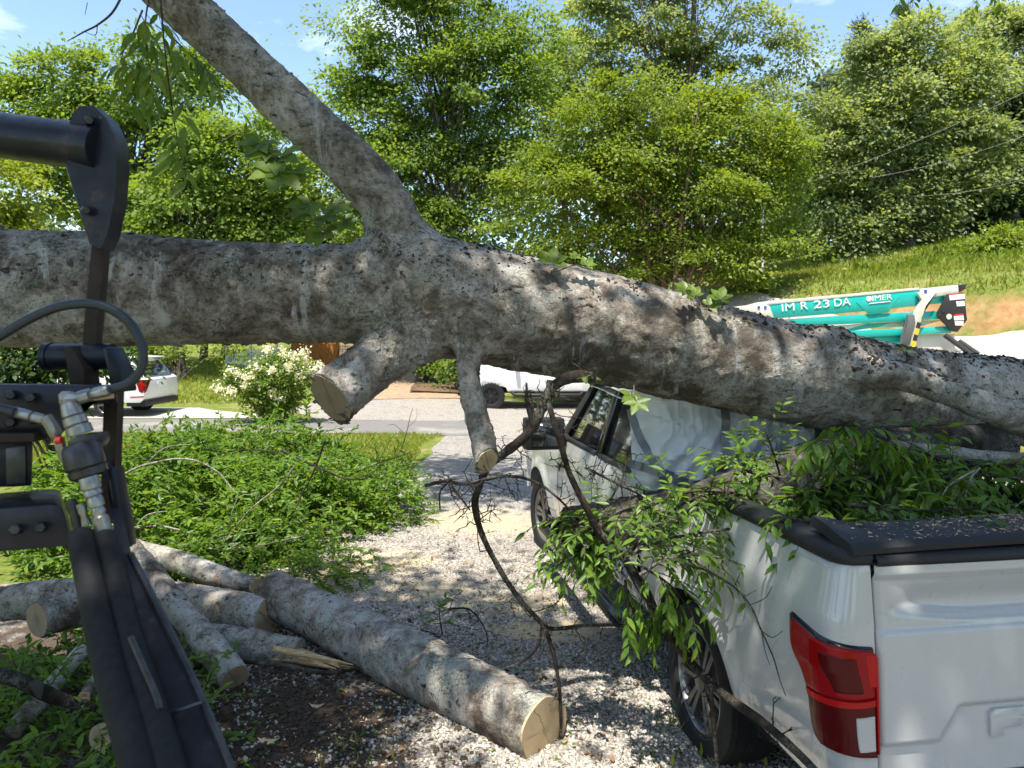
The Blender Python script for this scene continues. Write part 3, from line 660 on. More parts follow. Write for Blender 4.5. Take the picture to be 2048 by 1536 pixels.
# overhead shade trees standing behind and beside the camera (their canopy dapples the foreground)
def shade_tree(label, x, y, blobs, n, size, seed, gap):
    foot = np.array([x, y, float(H(x, y))]); t = thing('shade_tree', label, 'tree', foot, 'tall trees shading the drive')
    mb, C = crown_mesh(blobs, n, size, spread=.42, flat=.5, clump=70, seed=seed, gap=gap)
    tb = MB(); tp = spline([foot - [0, 0, .2], foot + [.2, .1, 3.5], foot + [.1, .3, 7], np.array([blobs[0][0], blobs[0][1], 11])], 14)
    tb.tube(tp, np.linspace(.3, .08, 14), 10, False); limbs(tb, tp, C, 60, .12, seed)
    tb.build('trunk', M['bark_far'], t, smooth=True); mb.build('crown', M['leaf_a'], t, attr=True)
SHADE = True
shade_tree('tall leafy tree overhanging the pickup from the right, beyond the photo edge', 7.5, -.5,
    [(1.75, .2, 10.0, 1.15, 1.1, 1.0), (2.7, .3, 10.2, 1.7, 1.6, 1.1), (1.0, 2.6, 10.4, .8, .7, .7), (2.5, 2.2, 10.3, 1.0, .8, .8), (3.6, 2.2, 10.6, 1.5, 1.4, 1.0), (4.4, -.2, 10, 1.8, 1.7, 1.1), (5.2, 2.4, 10.4, 1.2, 1.2, .9), (.7, -.55, 9.8, .85, .6, .6), (-.8, 7.2, 10.2, 1.6, .6, .7), (.6, 9.4, 10.8, 1.5, .6, .7), (-2.6, 8.8, 10.6, 1.3, .5, .6)], 34000, .16, 91, .10)
shade_tree('tall leafy tree overhanging the logs from the left, beyond the photo edge', -8.5, -1.0,
    [(-1.95, 2.3, 10.0, 1.2, .9, .8), (-2.6, 2.9, 10.4, .8, .7, .7), (-4.8, -.8, 9.8, 1.4, 1.0, 1.0), (-1.8, -1.1, 9.8, 1.3, 1.1, .9), (-3.6, -1.4, 10.0, 1.3, 1.3, .9), (-3.2, .6, 10.1, 1.1, .8, .8)], 17000, .15, 92, .15)
shade_tree('bushy tree left of the brush heap, beyond the left photo edge', -10.5, 2.0,
    [(-10.5, 2, 7.5, 2.6, 2.6, 2.0), (-9.6, 3.2, 4.8, 1.9, 2.2, 1.6), (-11.5, .4, 5.0, 2.2, 2.2, 1.6), (-10.6, 2.2, 2.6, 1.8, 2.2, 1.2)], 8000, .25, 93, .1)
shade_tree('bushy tree behind the log pile, beyond the left photo edge', -13.5, 8.0,
    [(-13.5, 8, 7.5, 2.8, 2.8, 2.2), (-12.6, 7, 4.6, 2.2, 2.2, 1.6), (-14, 9.4, 4.8, 2.2, 2.2, 1.6), (-13.2, 8, 2.4, 2.0, 2.4, 1.2)], 8000, .25, 94, .1)

for lab, x, y, sd in (('unseen tree blocking sky light behind the camera to the left', -5.5, -13, 95), ('unseen tree blocking sky light straight behind the camera', 1.5, -15, 96), ('unseen tree blocking sky light behind the camera to the right', 8.5, -12, 97), ('unseen tree blocking sky light far to the right of the pickup', 15, 3, 98)):
    shade_tree(lab, x, y, [(x, y, 9, 3.4, 3.0, 2.4), (x + 1.8, y + .8, 6, 2.6, 2.2, 2.0), (x - 2, y, 5.4, 2.6, 2.4, 2.0), (x, y + .6, 2.8, 2.8, 2.2, 1.8), (x - .4, y, 11.5, 2.2, 2.2, 1.6)], 5000, .42, sd, .1)  # unseen trees, added to cut the sky light on pickup and trunk

# grass
def blades(name, region, n, hgt, w, seed, mat='grass_blade', keep=None):
    rg = np.random.default_rng(seed); x = rg.uniform(region[0], region[1], n); y = rg.uniform(region[2], region[3], n)
    if keep is not None: m = keep(x, y); x, y = x[m], y[m]
    n = len(x); pos = np.c_[x, y, H(x, y)]; h = hgt * (.5 + rg.random(n)) * (1 + .5 * fbm(pos, .5, 2, seed))
    A = np.c_[rg.normal(size=(n, 2)) * .45, np.ones(n)]; N = np.c_[rg.normal(size=(n, 2)), rg.random(n) * .6]
    mb = MB(); add_leaves(mb, pos, A, N, h, rg.random(n), w, full=False); mb.build(name, M[mat], attr=True, kind='stuff')
def onhill(x, y):
    u = x * .8 + (y - 22) * .6; z = vnoise(np.c_[x, y, x * 0], .6, 5)
    return (u > 5.1) & (x > 4) & (z > -.35) & ((u > 6.4) | (z > .25)) & (x < .95 * y + 3)
blades('hill_grass', (7, 26, 11, 33), 80000, .14, .34, 71, keep=onhill)
blades('hill_weeds', (11, 26, 13, 31), 22000, .24, .6, 76, 'leaf_b', keep=lambda x, y: (vnoise(np.c_[x, y, x * 0], .35, 15) > .02) & (x * .8 + (y - 22) * .6 > 7.2))
blades('lawn_grass', (-11, -1.3, 11.3, 16.3), 36000, .075, .4, 72, keep=lambda x, y: x < -1.65 + .35 * vnoise(np.c_[x, y, x * 0], .8, 4))
blades('back_lawn_grass', (-22, -6.2, 22.6, 34), 28000, .11, .55, 73, keep=lambda x, y: (x < -6.8 - .25 * (y - 24)) & ((x > -15) | (y > 23)))
blades('verge_grass', (-4, 1.5, 3.4, 11), 5000, .06, .3, 74, keep=lambda x, y: (vnoise(np.c_[x, y, x * 0], 1.1, 3) > .52) & ((x < -1) | (y < 4.5) | (y > 7.5)))
# ------------------------------------------------------------------ the fallen tree
class Field:
    """smooth union of round-cone chains, with flat saw cuts"""
    def __init__(s): s.ch = []
    def chain(s, pts, rad, n=None, k=.12, cut=None):
        n = n or 3 * len(pts); q = spline(np.c_[np.asarray(pts, float), np.asarray(rad, float)], n); s.ch.append((q[:, :3], np.maximum(q[:, 3], .004), k, cut)); return q
    def dist(s, X):
        out = np.empty(len(X))
        for i in range(0, len(X), 25000):
            x = X[i:i + 25000]; d = None
            for (p, r, k, cut) in s.ch:
                a, b = p[:-1], p[1:]; ab = b - a; t = np.clip(((x[:, None] - a) * ab).sum(-1) / (ab * ab).sum(-1), 0, 1)
                dd = (np.linalg.norm(x[:, None] - a - t[..., None] * ab, axis=-1) - (r[:-1] + t * (r[1:] - r[:-1]))).min(1)
                if cut: 
                    for (c, nn) in cut: dd = np.maximum(dd, (x - c) @ nn)
                if d is None: d = dd
                else:
                    h = np.clip(.5 + .5 * (d - dd) / k, 0, 1); d = d * (1 - h) + dd * h - k * h * (1 - h)
            out[i:i + 25000] = d
        return out
    def grad(s, X, e=.004):
        g = np.stack([s.dist(X + e * np.eye(3)[k]) - s.dist(X - e * np.eye(3)[k]) for k in range(3)], -1); return nrm(g)
    def mesh(s, voxel, it=2):
        mb = MB()
        for (p, r, k, cut) in s.ch: mb.tube(p, r * 1.02, 20)
        me = mb.mesh('seed', []); o = bpy.data.objects.new('seed', me); SC.collection.objects.link(o)
        m = o.modifiers.new('r', 'REMESH'); m.mode = 'VOXEL'; m.voxel_size = voxel
        ev = o.evaluated_get(bpy.context.evaluated_depsgraph_get()); em = ev.to_mesh()
        V = np.empty(len(em.vertices) * 3); em.vertices.foreach_get('co', V); V = V.reshape(-1, 3)
        em.calc_loop_triangles(); L = np.empty(len(em.loops), np.int32); em.loops.foreach_get('vertex_index', L)
        nl = np.empty(len(em.polygons), np.int32); em.polygons.foreach_get('loop_total', nl)
        st = np.empty(len(em.polygons), np.int32); em.polygons.foreach_get('loop_start', st)
        F = [np.stack([L[st[nl == q] + j] for j in range(q)], -1) for q in (3, 4) if (nl == q).any()]
        ev.to_mesh_clear(); bpy.data.objects.remove(o); bpy.data.meshes.remove(me)
        for _ in range(it):
            g = s.grad(V); V = V - g * s.dist(V)[:, None]
        return V, F, s.grad(V)
def barkify(V, N, amp=1.0, seed=1):
    d = .014 * fbm(V, 1.3, 2, seed) + .006 * fbm(V, 6, 3, seed + 4) + .0045 * fbm(V, 28, 3, seed + 8)
    w = fbm(V, 42, 2, seed + 12); d = d + .005 * sstep(.15, .5, w) - .004 * sstep(.25, .55, fbm(V, 17, 3, seed + 20))
    fl = fbm(V * [1, 1, 1.8], 9, 3, seed + 30); d = d + .006 * sstep(.05, .12, fl) * sstep(-.2, .2, fbm(V, 1.3, 2, seed + 33))
    return V + N * (d * amp)[:, None]

fal = thing('fallen_tree', 'huge grey fallen tree trunk lying across the whole view on the pickup', 'tree', P(1500, 830, 4.45), None)
F_ = Field()
tr = [(2650, 945, 4.95, .27), (2350, 872, 4.8, .275), (2048, 806, 4.6, .258), (1850, 790, 4.5, .272), (1700, 769, 4.45, .286), (1500, 731, 4.4, .296), (1250, 667, 4.35, .308), (1050, 628, 4.3, .322), (930, 600, 4.27, .325), (830, 585, 4.22, .295), (700, 586, 4.2, .268), (600, 587, 4.18, .262), (450, 585, 4.1, .272), (300, 581, 4.0, .288), (100, 577, 3.92, .300), (-150, 570, 3.8, .305), (-450, 560, 3.65, .31)]
tq = F_.chain([P(a, b, c) for a, b, c, _ in tr], [r for *_, r in tr], 40)
up = [(835, 560, 4.2, .19), (800, 470, 4.18, .158), (766, 402, 4.15, .142), (706, 330, 4.12, .138), (610, 240, 4.07, .136), (474, 112, 4.0, .130), (362, 8, 3.93, .124), (205, -145, 3.85, .118), (0, -330, 3.75, .12)]
F_.chain([P(a, b, c) for a, b, c, _ in up], [r for *_, r in up], 24, k=.16)
e1 = P(660, 798, 3.82); s1 = [P(865, 640, 4.2), P(800, 690, 4.08), P(725, 745, 3.95), e1, e1 + (e1 - P(725, 745, 3.95)) * .5]; n1 = nrm(e1 - P(725, 745, 3.95))
n1c = nrm(n1 + np.array([-.15, -.25, 0])); F_.chain(s1, [.19, .148, .140, .142, .14], 14, k=.11, cut=[(e1, n1c)])
e2 = P(975, 922, 3.86); m2 = P(955, 840, 3.95); s2 = [P(945, 640, 4.1), P(937, 720, 4.02), P(940, 770, 3.98), m2, e2, e2 + (e2 - m2) * .5]; n2 = nrm(nrm(e2 - m2) + np.array([.55, -.9, .1]))
F_.chain(s2, [.10, .060, .055, .058, .060, .06], 16, k=.09, cut=[(e2, n2)])
br = [(1660, 712, 4.32, .16), (1725, 742, 4.14, .085), (1800, 752, 4.05, .074), (1900, 785, 3.98, .072), (2000, 825, 3.9, .078), (2150, 880, 3.8, .08), (2350, 960, 3.7, .08)]
F_.chain([P(a, b, c) for a, b, c, _ in br], [r for *_, r in br], 20, k=.10)
V, Fc, N = F_.mesh(.0165)
V2 = barkify(V, N, 1.0, 5)
for (c, nn) in ((e1, n1c), (e2, n2)):                     # keep the saw cuts flat
    h = (V2 - c) @ nn; m = (np.linalg.norm(V2 - c, axis=1) < .24) & (h > -.012); V2[m] -= np.outer(h[m], nn)
    m2_ = (np.linalg.norm(V2 - c, axis=1) < .24) & (np.abs((V2 - c) @ nn) < .004); V2[m2_] -= nn * .004
mb = MB(); 
mb.V = [V2]; mb.n = len(V2); mb.A = [np.zeros(len(V2))]; mb.F = Fc; mb.M = [np.zeros(len(f), int) for f in Fc]
mb.build('trunk', M['bark'], fal, smooth=True)
def cut_disc(name, c, nn, axis, r, mat, parent, seed=1, off=.001, thick=.006):
    """sawn face: slice of the limb by the cut plane"""
    nn = nrm(nn); axis = nrm(axis); u = nrm(np.cross(axis, [0.1, 0, 1])); w = np.cross(axis, u); a = np.linspace(0, 2 * math.pi, 48, endpoint=False)
    rr = r * (1 + .05 * np.sin(2 * a + seed) + .03 * np.sin(5 * a + seed))
    ring = []
    for ak, rk in zip(a, rr):
        q = c + rk * (math.cos(ak) * u + math.sin(ak) * w); t = ((c - q) @ nn) / (axis @ nn); ring.append(q + axis * t)
    ring = np.array(ring) + nn * off; mb = MB()
    rings = [c + nn * off + (ring - c - nn * off) * k for k in (1, .8, .6, .4, .2)]
    G3 = np.array(rings); G3 = np.concatenate([G3, G3[:, :1]], 1); G3[1:4] += nn * .0015 * np.sin(np.arange(49) * 3)[None, :, None]
    mb.grid(G3); mb.add(np.vstack([rings[-1], [c + nn * off]]), [[k, (k + 1) % 48, 48] for k in range(48)])
    mb.grid(np.array([np.vstack([ring, ring[:1]]) - nn * thick, np.vstack([ring, ring[:1]])]))
    e = bpy.data.objects.new(name, None)
    org = np.zeros(3); p = parent
    while p is not None: org += np.array(p.location); p = p.parent
    me = mb.mesh(name, mat, True, c); o = link(name, me, parent); o.location = c - org
    bpy.data.objects.remove(e); bm = bmesh.new(); bm.from_mesh(me); bmesh.ops.recalc_face_normals(bm, faces=bm.faces); bm.to_mesh(me); bm.free(); return o
cut_disc('cut_face', e1, n1c, n1, .137, M['cut_old'], fal, 2)
cut_disc('cut_face', e2, n2, nrm(e2 - m2), .057, M['cut'], fal, 3)
# loose bark: dark curled flakes along the top of the butt, paler plates elsewhere
rg = np.random.default_rng(21)
def flakes(name, w, n, lo, hi, mat, lift, seed):
    rg = np.random.default_rng(seed); w = np.clip(w, 0, None); idx = rg.choice(len(V2), n, p=w / w.sum())
    p, nn = V2[idx], N[idx]; L = rg.uniform(lo, hi, n) * (.5 + rg.random(n) ** 2); A = nrm(np.cross(nn, rg.normal(size=(n, 3)))) + nn * rg.uniform(0, lift, (n, 1))
    mb = MB(); A_, B_, N_ = frames(A, nn + rg.normal(size=(n, 3)) * .25)
    T = np.array([[-.5, -.4, 0], [-.1, -.55, .12], [.5, -.3, .16], [.6, .35, .2], [0, .5, .1], [-.55, .3, 0]])
    T = T[None] * (1 + .35 * rg.normal(size=(n, 6, 1))); Vv = p[:, None] + L[:, None, None] * (T[..., :1] * A_[:, None] + T[..., 1:2] * B_[:, None] * .7 + (T[..., 2:] + .02) * N_[:, None])
    th = Vv - (N_ * (L * .16)[:, None])[:, None]; k = 12; VV = np.concatenate([Vv, th], 1)
    F = [[0, 1, 2, 3], [0, 3, 4, 5]] + [[j, j + 6, (j + 1) % 6 + 6, (j + 1) % 6] for j in range(6)]
    mb.add(VV.reshape(-1, 3), (np.array(F)[None] + (np.arange(n) * k)[:, None, None]).reshape(-1, 4), 0)
    mb.build(name, M[mat], fal, kind='stuff')
main = np.abs(N[:, 2])
onup = (V2[:, 2] > 2.75)
pxx = 1024 + V2[:, 0] / V2[:, 1] * 1500
flakes('bark_flakes', sstep(.55, .95, N[:, 2]) * sstep(850, 1000, pxx) * ~onup * (vnoise(V2, 3, 4) > -.35), 2600, .009, .028, 'flake', .2, 22)
flakes('dark_bark_plates', sstep(-.3, .5, N[:, 2]) * sstep(-.1, .4, vnoise(V2 * [.5, 1, 1], 3.2, 44)) * ~onup, 1900, .007, .024, 'flake_brown', .15, 25)
flakes('bark_plates', (.25 + sstep(-.2, .5, vnoise(V2, 2.2, 9))) * sstep(1100, 600, pxx) * ~onup, 2000, .010, .034, 'bark', .35, 23)
flakes('lichen_crust', (.1 + sstep(.0, .4, vnoise(V2, 2.6, 19))) * 1.0, 2000, .007, .02, 'bark_log', .4, 24)

# ------------------------------------------------------------------ logs on the ground
def log(name, label, path, rad, group='cut logs on the drive', mat='bark_log', ends=(None, None), seed=1, seg=36, step=.021, cat='log', amp=1.35, tilt=(0, 0)):
    """path: world points; ends: material key of the sawn face at start / end"""
    p = np.asarray(path, float); L = np.linalg.norm(np.diff(p, axis=0), axis=1).sum(); n = max(6, int(L / step))
    q = spline(np.c_[p, np.broadcast_to(np.asarray(rad, float), (len(p),))], n); base = q[0, :3].copy(); base[2] = q[:, 2].min() - q[:, 3].max()
    t = thing(name, label, cat, base, group); mb = MB(); mb.tube(q[:, :3], q[:, 3], seg, True)
    V = mb.V[0]; c = np.repeat(q[:, :3], seg, 0); N = nrm(V - c); V = barkify(V, N, amp * min(1, q[:, 3].mean() / .13), seed)
    for j, end in enumerate(ends):
        ax = nrm(q[0, :3] - q[1, :3]) if j == 0 else nrm(q[-1, :3] - q[-2, :3]); k = slice(0, seg) if j == 0 else slice(len(V) - seg, len(V))
        cc = q[0, :3] if j == 0 else q[-1, :3]
        for rep in range(2): V[k] -= np.outer((V[k] - cc) @ ax, ax)
    mb.V[0] = V; mb.V[1][:seg] = V[:seg]; mb.V[2][:seg] = V[-seg:]
    mb.build('bark', M[mat], t, smooth=True)
    for j, end in enumerate(ends):
        if not end: continue
        ax = nrm(q[0, :3] - q[1, :3]) if j == 0 else nrm(q[-1, :3] - q[-2, :3]); cc = q[0, :3] if j == 0 else q[-1, :3]; r = q[0, 3] if j == 0 else q[-1, 3]
        cut_disc('cut_face', cc, ax, ax, r * .97, M[end], t, seed, off=.004, thick=.012)
    return t
def g(px, py, z): return G(px, py, z)          # point seen at the pixel lying at height z
log('big_log', 'thickest cut log with pale sawn end facing the pickup, lying diagonally across the gravel',
    [P(545, 1185, 5.45), P(700, 1262, 4.95), P(900, 1365, 4.28), P(1089, 1461, 3.78)], [.165, .178, .182, .180], ends=(None, 'cut'), seed=3)
log('split_log', 'log with a torn orange splintered end lying below the big log',
    [P(395, 1275, 5.0), P(500, 1290, 4.9), P(600, 1305, 4.8)], [.10, .105, .085], seed=4)
ob = bpy.data.objects['split_log']; mb = MB(); rg = np.random.default_rng(4)
for k in range(15):
    a = P(rg.uniform(540, 590), rg.uniform(1292, 1318), 4.82 - rg.uniform(-.05, .05)); b = P(rg.uniform(640, 715), rg.uniform(1322, 1342), 4.66 - rg.uniform(-.04, .06)); mb.tube(spline([a, (a + b) / 2 + rg.normal(size=3) * .008, b], 6), [.026, .028, .024, .02, .013, .003], 5)
mb.build('splinter', M['split'], ob, smooth=False)
log('thin_log', 'pale slender log lying across the pile with its sawn end on the dark soil',
    [P(255, 1095, 5.3), P(330, 1185, 5.05), P(405, 1275, 4.75), P(470, 1358, 4.45)], [.085, .092, .094, .090], ends=(None, 'cut_old'), seed=5)
log('thick_log', 'short thick dark log partly behind the big log, pale sawn end at its right',
    [P(280, 1200, 5.6), P(400, 1212, 5.45), P(535, 1238, 5.25)], [.15, .158, .15], ends=(None, 'cut'), seed=6)
log('broken_log', 'long slim log behind the pile with a broken pale tip touching the big log',
    [P(215, 1085, 6.3), P(340, 1118, 6.05), P(430, 1150, 5.85), P(512, 1172, 5.65)], [.085, .09, .085, .06], ends=(None, 'split'), seed=7)
log('grey_log', 'grey log behind the machine arm at the left, below the brush',
    [P(-120, 1215, 4.7), P(20, 1205, 4.65), P(150, 1190, 4.6), P(260, 1180, 4.6)], [.11, .11, .105, .10], seed=8)
log('stub_log', 'rounded log end sticking out at the left beside the bright leaves',
    [P(75, 1240, 4.3), P(130, 1225, 4.45), P(230, 1195, 4.8)], [.10, .108, .10], ends=('cut_old', None), seed=9)
log('sawn_stub', 'small log with a pale round sawn face near the bottom left, beside the machine arm',
    [P(202, 1474, 3.55), P(250, 1455, 3.75), P(310, 1430, 4.0)], [.062, .066, .066], ends=('cut', None), seed=10, seg=24)
log('lichen_log', 'lichen speckled branch log leaning through the leaves at the bottom left',
    [P(25, 1462, 3.55), P(80, 1400, 3.75), P(135, 1335, 4.0), P(165, 1300, 4.15)], [.042, .046, .044, .04], seed=11, seg=20)
log('dark_branch', 'dark forked branch reaching in from the left edge over the bottom left leaves',
    [P(-60, 1335, 3.2), P(40, 1362, 3.3), P(110, 1395, 3.4), P(190, 1420, 3.5)], [.030, .032, .03, .022], mat='bark_dark', seed=12, seg=14)
log('short_stub', 'short pale broken stub standing against the machine arm at the bottom left',
    [P(168, 1395, 3.7), P(190, 1365, 3.85), P(225, 1330, 4.0)], [.03, .04, .045], ends=('split', None), seed=13, seg=18)
log('mossy_stub', 'mossy stub end poking out under the thin pale log',
    [P(378, 1330, 4.65), P(405, 1300, 4.8), P(430, 1275, 4.95)], [.07, .075, .07], mat='bark_mossy', seed=14, seg=22)
log('long_root', 'thin brown root lying along the soil below the splintered log',
    [P(470, 1322, 4.65), P(560, 1330, 4.6), P(650, 1345, 4.55), P(720, 1338, 4.6)], [.012, .014, .012, .008], mat='bark_dark', seed=15, seg=10)
log('mossy_limb', 'thick mossy limb lying across the crushed pickup bed, half hidden in leaves',
    [P(1130, 1050, 4.5), P(1230, 1046, 4.40), P(1360, 1028, 4.32), P(1500, 992, 4.25), P(1640, 940, 4.25), P(1800, 905, 4.3), P(2000, 895, 4.35)], [.11, .14, .155, .17, .175, .165, .15], group=None, mat='bark_mossy', seed=16, cat='limb')
log('grey_limb', 'pale grey limb showing among the leaves under the trunk at the right edge',
    [P(1780, 890, 3.95), P(1900, 905, 3.9), P(2000, 917, 3.85), P(2150, 922, 3.8)], [.03, .034, .034, .035], group=None, mat='bark_log', seed=17, seg=18, cat='limb')
log('forked_limb', 'short forked limb standing up from the bed cover among the leaves',
    [P(1583, 1062, 3.55), P(1604, 1010, 3.55), P(1610, 955, 3.55), P(1640, 900, 3.6)], [.036, .03, .026, .02], group=None, mat='bark_log', seed=18, seg=16, cat='limb')
o_ = bpy.data.objects['forked_limb']; mb = MB()
for pts in ([(1608, 965), (1590, 950), (1572, 932)], [(1610, 950), (1640, 935), (1665, 925)], [(1606, 985), (1650, 940), (1690, 900)], [(1575, 940), (1600, 928), (1640, 920)]):
    mb.tube(spline([P(a, b, 3.55) for a, b in pts], 6), np.linspace(.012, .006, 6), 8)
mb.build('twig', M['bark_log'], o_, smooth=True)

# ------------------------------------------------------------------ dead thorny vine and twigs hanging from the trunk
def twigs(mb, path, n, L, r, seed, depth=2, thorn=True):
    rg = np.random.default_rng(seed); m = len(path)
    T = nrm(np.gradient(path, axis=0))
    for _ in range(n):
        k = rg.integers(1, m - 1); d = nrm(rg.normal(size=3) * [1, .55, 1]); d = nrm(d - T[k] * np.dot(d, T[k]) * .6); l = L * rg.uniform(.4, 1.3)
        pts = [path[k]]; dd = d.copy()
        for s in range(5): dd = nrm(dd + rg.normal(size=3) * .42); pts.append(pts[-1] + dd * l / 5)
        q = np.array(pts); mb.tube(q, np.linspace(r, r * .45, len(q)), 5, False)
        for s in range(1, 5):
            if thorn: th = nrm(rg.normal(size=3)); mb.tube([q[s], q[s] + th * .016], [r * .8, r * .15], 4, False)
        if depth > 1: twigs(mb, q, 2, L * .55, r * .7, seed * 7 + _ + 1, depth - 1, thorn)
def vine(name, label, branches, parent_mat='bark_dark', cat='branch', tw=(), group=None):
    base = np.array(branches[0][0][0]); t = thing(name, label, cat, base, group); mb = MB(); allp = []
    for pts, rad in branches:
        q = spline(np.c_[np.array(pts), np.broadcast_to(np.array(rad, float), (len(pts),))], 8 * len(pts)); 
        V = q[:, :3] + np.linalg.norm(q[1, :3] - q[0, :3]) * .18 * np.c_[fbm(q[:, :3], 9, 2, 3), fbm(q[:, :3], 9, 2, 5), fbm(q[:, :3], 9, 2, 7)]
        mb.tube(V, q[:, 3] * (1 + .16 * fbm(q[:, :3], 30, 2, 11)), 10); allp.append(V)
    mb.build('stem', M[parent_mat], t, smooth=True)
    mb = MB()
    for (bi, n, L, r, sd) in tw: twigs(mb, allp[bi], n, L, r, sd)
    if mb.n: mb.build('twigs', M[parent_mat], t, smooth=True, kind='stuff')
    return t
D0 = 3.95
def pp(l, D): return [P(a, b, D + (c[0] if c else 0)) for a, b, *c in l]
vine('thorny_branch', 'black thorny dead branch arching down past the hanging stub to the gravel',
     [(pp([(1190, 752), (1140, 755), (1105, 775), (1085, 815), (1055, 868), (1010, 905), (975, 935), (958, 975), (950, 1010), (965, 1070), (1000, 1140), (1040, 1200), (1088, 1252)], D0), [.035, .033, .030, .030, .028, .024, .022, .020, .020, .016, .015, .014, .013]),
      (pp([(1088, 1252), (1105, 1300), (1118, 1370), (1122, 1450), (1118, 1490)], D0 - .1), [.013, .011, .010, .009, .008]),
      (pp([(1088, 1252), (1110, 1258), (1160, 1252), (1215, 1250), (1240, 1252)], D0 - .02), [.012, .011, .010, .009, .007]),
      (pp([(1065, 850), (1054, 800), (1053, 765)], D0 - .02), [.014, .012, .004]), (pp([(1068, 845), (1062, 800), (1060, 782)], D0 + .01), [.01, .008, .003]),
      (pp([(1085, 1250), (1076, 1290), (1050, 1320), (1000, 1340)], D0 - .05), [.009, .008, .006, .003])],
     tw=[(0, 26, .22, .0038, 31), (1, 10, .10, .003, 32), (2, 10, .12, .003, 33)])
vine('thorny_branch', 'long grey brown branch slanting across the pickup from the trunk to the bottom edge',
     [(pp([(1100, 760), (1096, 800), (1110, 850), (1125, 900), (1140, 950), (1170, 1010), (1200, 1065), (1250, 1120), (1290, 1180), (1320, 1240), (1370, 1310, -.02), (1430, 1375, -.30), (1520, 1440, -.72), (1590, 1500, -.98), (1650, 1560, -1.2)], D0 - .25), [.016, .016, .015, .015, .016, .018, .02, .021, .022, .022, .022, .021, .018, .016, .014]),
      (pp([(1420, 1370), (1425, 1420), (1430, 1480), (1436, 1545)], 3.35), [.012, .011, .010, .008])],
     tw=[(0, 30, .16, .0034, 34), (1, 5, .08, .003, 36)])
o2 = bpy.data.objects['thorny_branch.001']
vine('wiry_twig', 'thin arched twig crossing from the gravel over the pickup door',
     [(pp([(850, 972), (890, 962), (930, 968), (985, 955), (1040, 955), (1090, 975), (1140, 1020), (1180, 1060)], D0 - .1), [.009, .009, .009, .008, .008, .007, .006, .004]),
      (pp([(895, 965), (880, 985), (880, 1020)], D0 - .1), [.006, .005, .004]), (pp([(898, 966), (925, 1000), (940, 1020)], D0 - .1), [.006, .005, .004])],
     tw=[(0, 26, .15, .003, 37)])
vine('wiry_twig', 'thorny twig hooked over the white pickup door under its window',
     [(pp([(1170, 935), (1210, 955), (1250, 975), (1290, 995)], D0 + .1), [.007, .007, .006, .005]), (pp([(1150, 1080), (1190, 1040), (1220, 1000), (1245, 955), (1256, 905)], D0 + .05), [.007, .006, .005, .004, .003])],
     tw=[(0, 16, .14, .0034, 38), (1, 10, .12, .003, 39)])
vine('wiry_twig', 'fine dark dead twig drooping in front of the red tail light',
     [(pp([(1360, 1128), (1410, 1140), (1465, 1172), (1500, 1210), (1520, 1255), (1545, 1310), (1560, 1360), (1572, 1392)], 2.62), [.004, .004, .0038, .0035, .003, .0025, .002, .0015]),
      (pp([(1468, 1174), (1478, 1150), (1475, 1135)], 2.62), [.002, .0016, .001]), (pp([(1486, 1195), (1512, 1180)], 2.62), [.002, .001]), (pp([(1500, 1210), (1530, 1196), (1545, 1172)], 2.62), [.002, .0015, .001]), (pp([(1524, 1262), (1545, 1275), (1565, 1262)], 2.62), [.002, .0015, .001]), (pp([(1522, 1255), (1530, 1300), (1540, 1330)], 2.6), [.002, .0015, .001])])
vine('wiry_twig', 'dry curled twig lying on the gravel behind the big log',
     [(pp([(895, 1218), (935, 1218), (960, 1240), (975, 1275), (970, 1300)], 5.1), [.006, .006, .005, .004, .003])], tw=[(0, 8, .12, .003, 41)])
vine('wiry_twig', 'bare brown twig against the sky at the top left',
     [(pp([(250, -20), (225, 25), (195, 50), (165, 65), (135, 82)], 3.1), [.005, .0045, .004, .003, .0015]), (pp([(195, 50), (190, 70), (165, 62)], 3.1), [.002, .0015, .001]), (pp([(175, 5), (170, 30)], 3.1), [.0015, .001])])

# ------------------------------------------------------------------ leafy boughs (near): every large leaf an object, the rest one mesh
leaf_me = {}
for key in ('leaf_near', 'leaf_creeper', 'leaf_brush'):
    for v, r in enumerate((.12, .4, .62, .9)):
        mb = MB(); add_leaves(mb, np.zeros((1, 3)), np.array([[1., 0, 0]]), np.array([[0, 0, 1.]]), 1.0, np.array([r])); me = mb.mesh('leaf', M[key], True, attr=True); leaf_me[key, v] = me
def place_leaves(t, pos, A, N, L, Wd, key, limit=300, seed=1):
    A, B, N = frames(A, N); rg = np.random.default_rng(seed); org = np.array(t.location); d = np.linalg.norm(pos - [0, 0, CAM_H], axis=1); order = np.argsort(d / L)
    for i in order[:limit]:
        o = bpy.data.objects.new('leaf', leaf_me[key, int(rg.integers(0, 4))]); SC.collection.objects.link(o); o.parent = t
        m = np.eye(4); m[:3, 0] = A[i] * L[i]; m[:3, 1] = B[i] * L[i] * Wd; m[:3, 2] = N[i] * L[i]; m[:3, 3] = pos[i] - org; o.matrix_local = Matrix(m.tolist())
    r = order[limit:]
    if len(r):
        mb = MB(); add_leaves(mb, pos[r], A[r], N[r], L[r], rg.random(len(r)), Wd, full='mid'); mb.build('small_leaves', M[key], t, smooth=True, attr=True, kind='stuff')
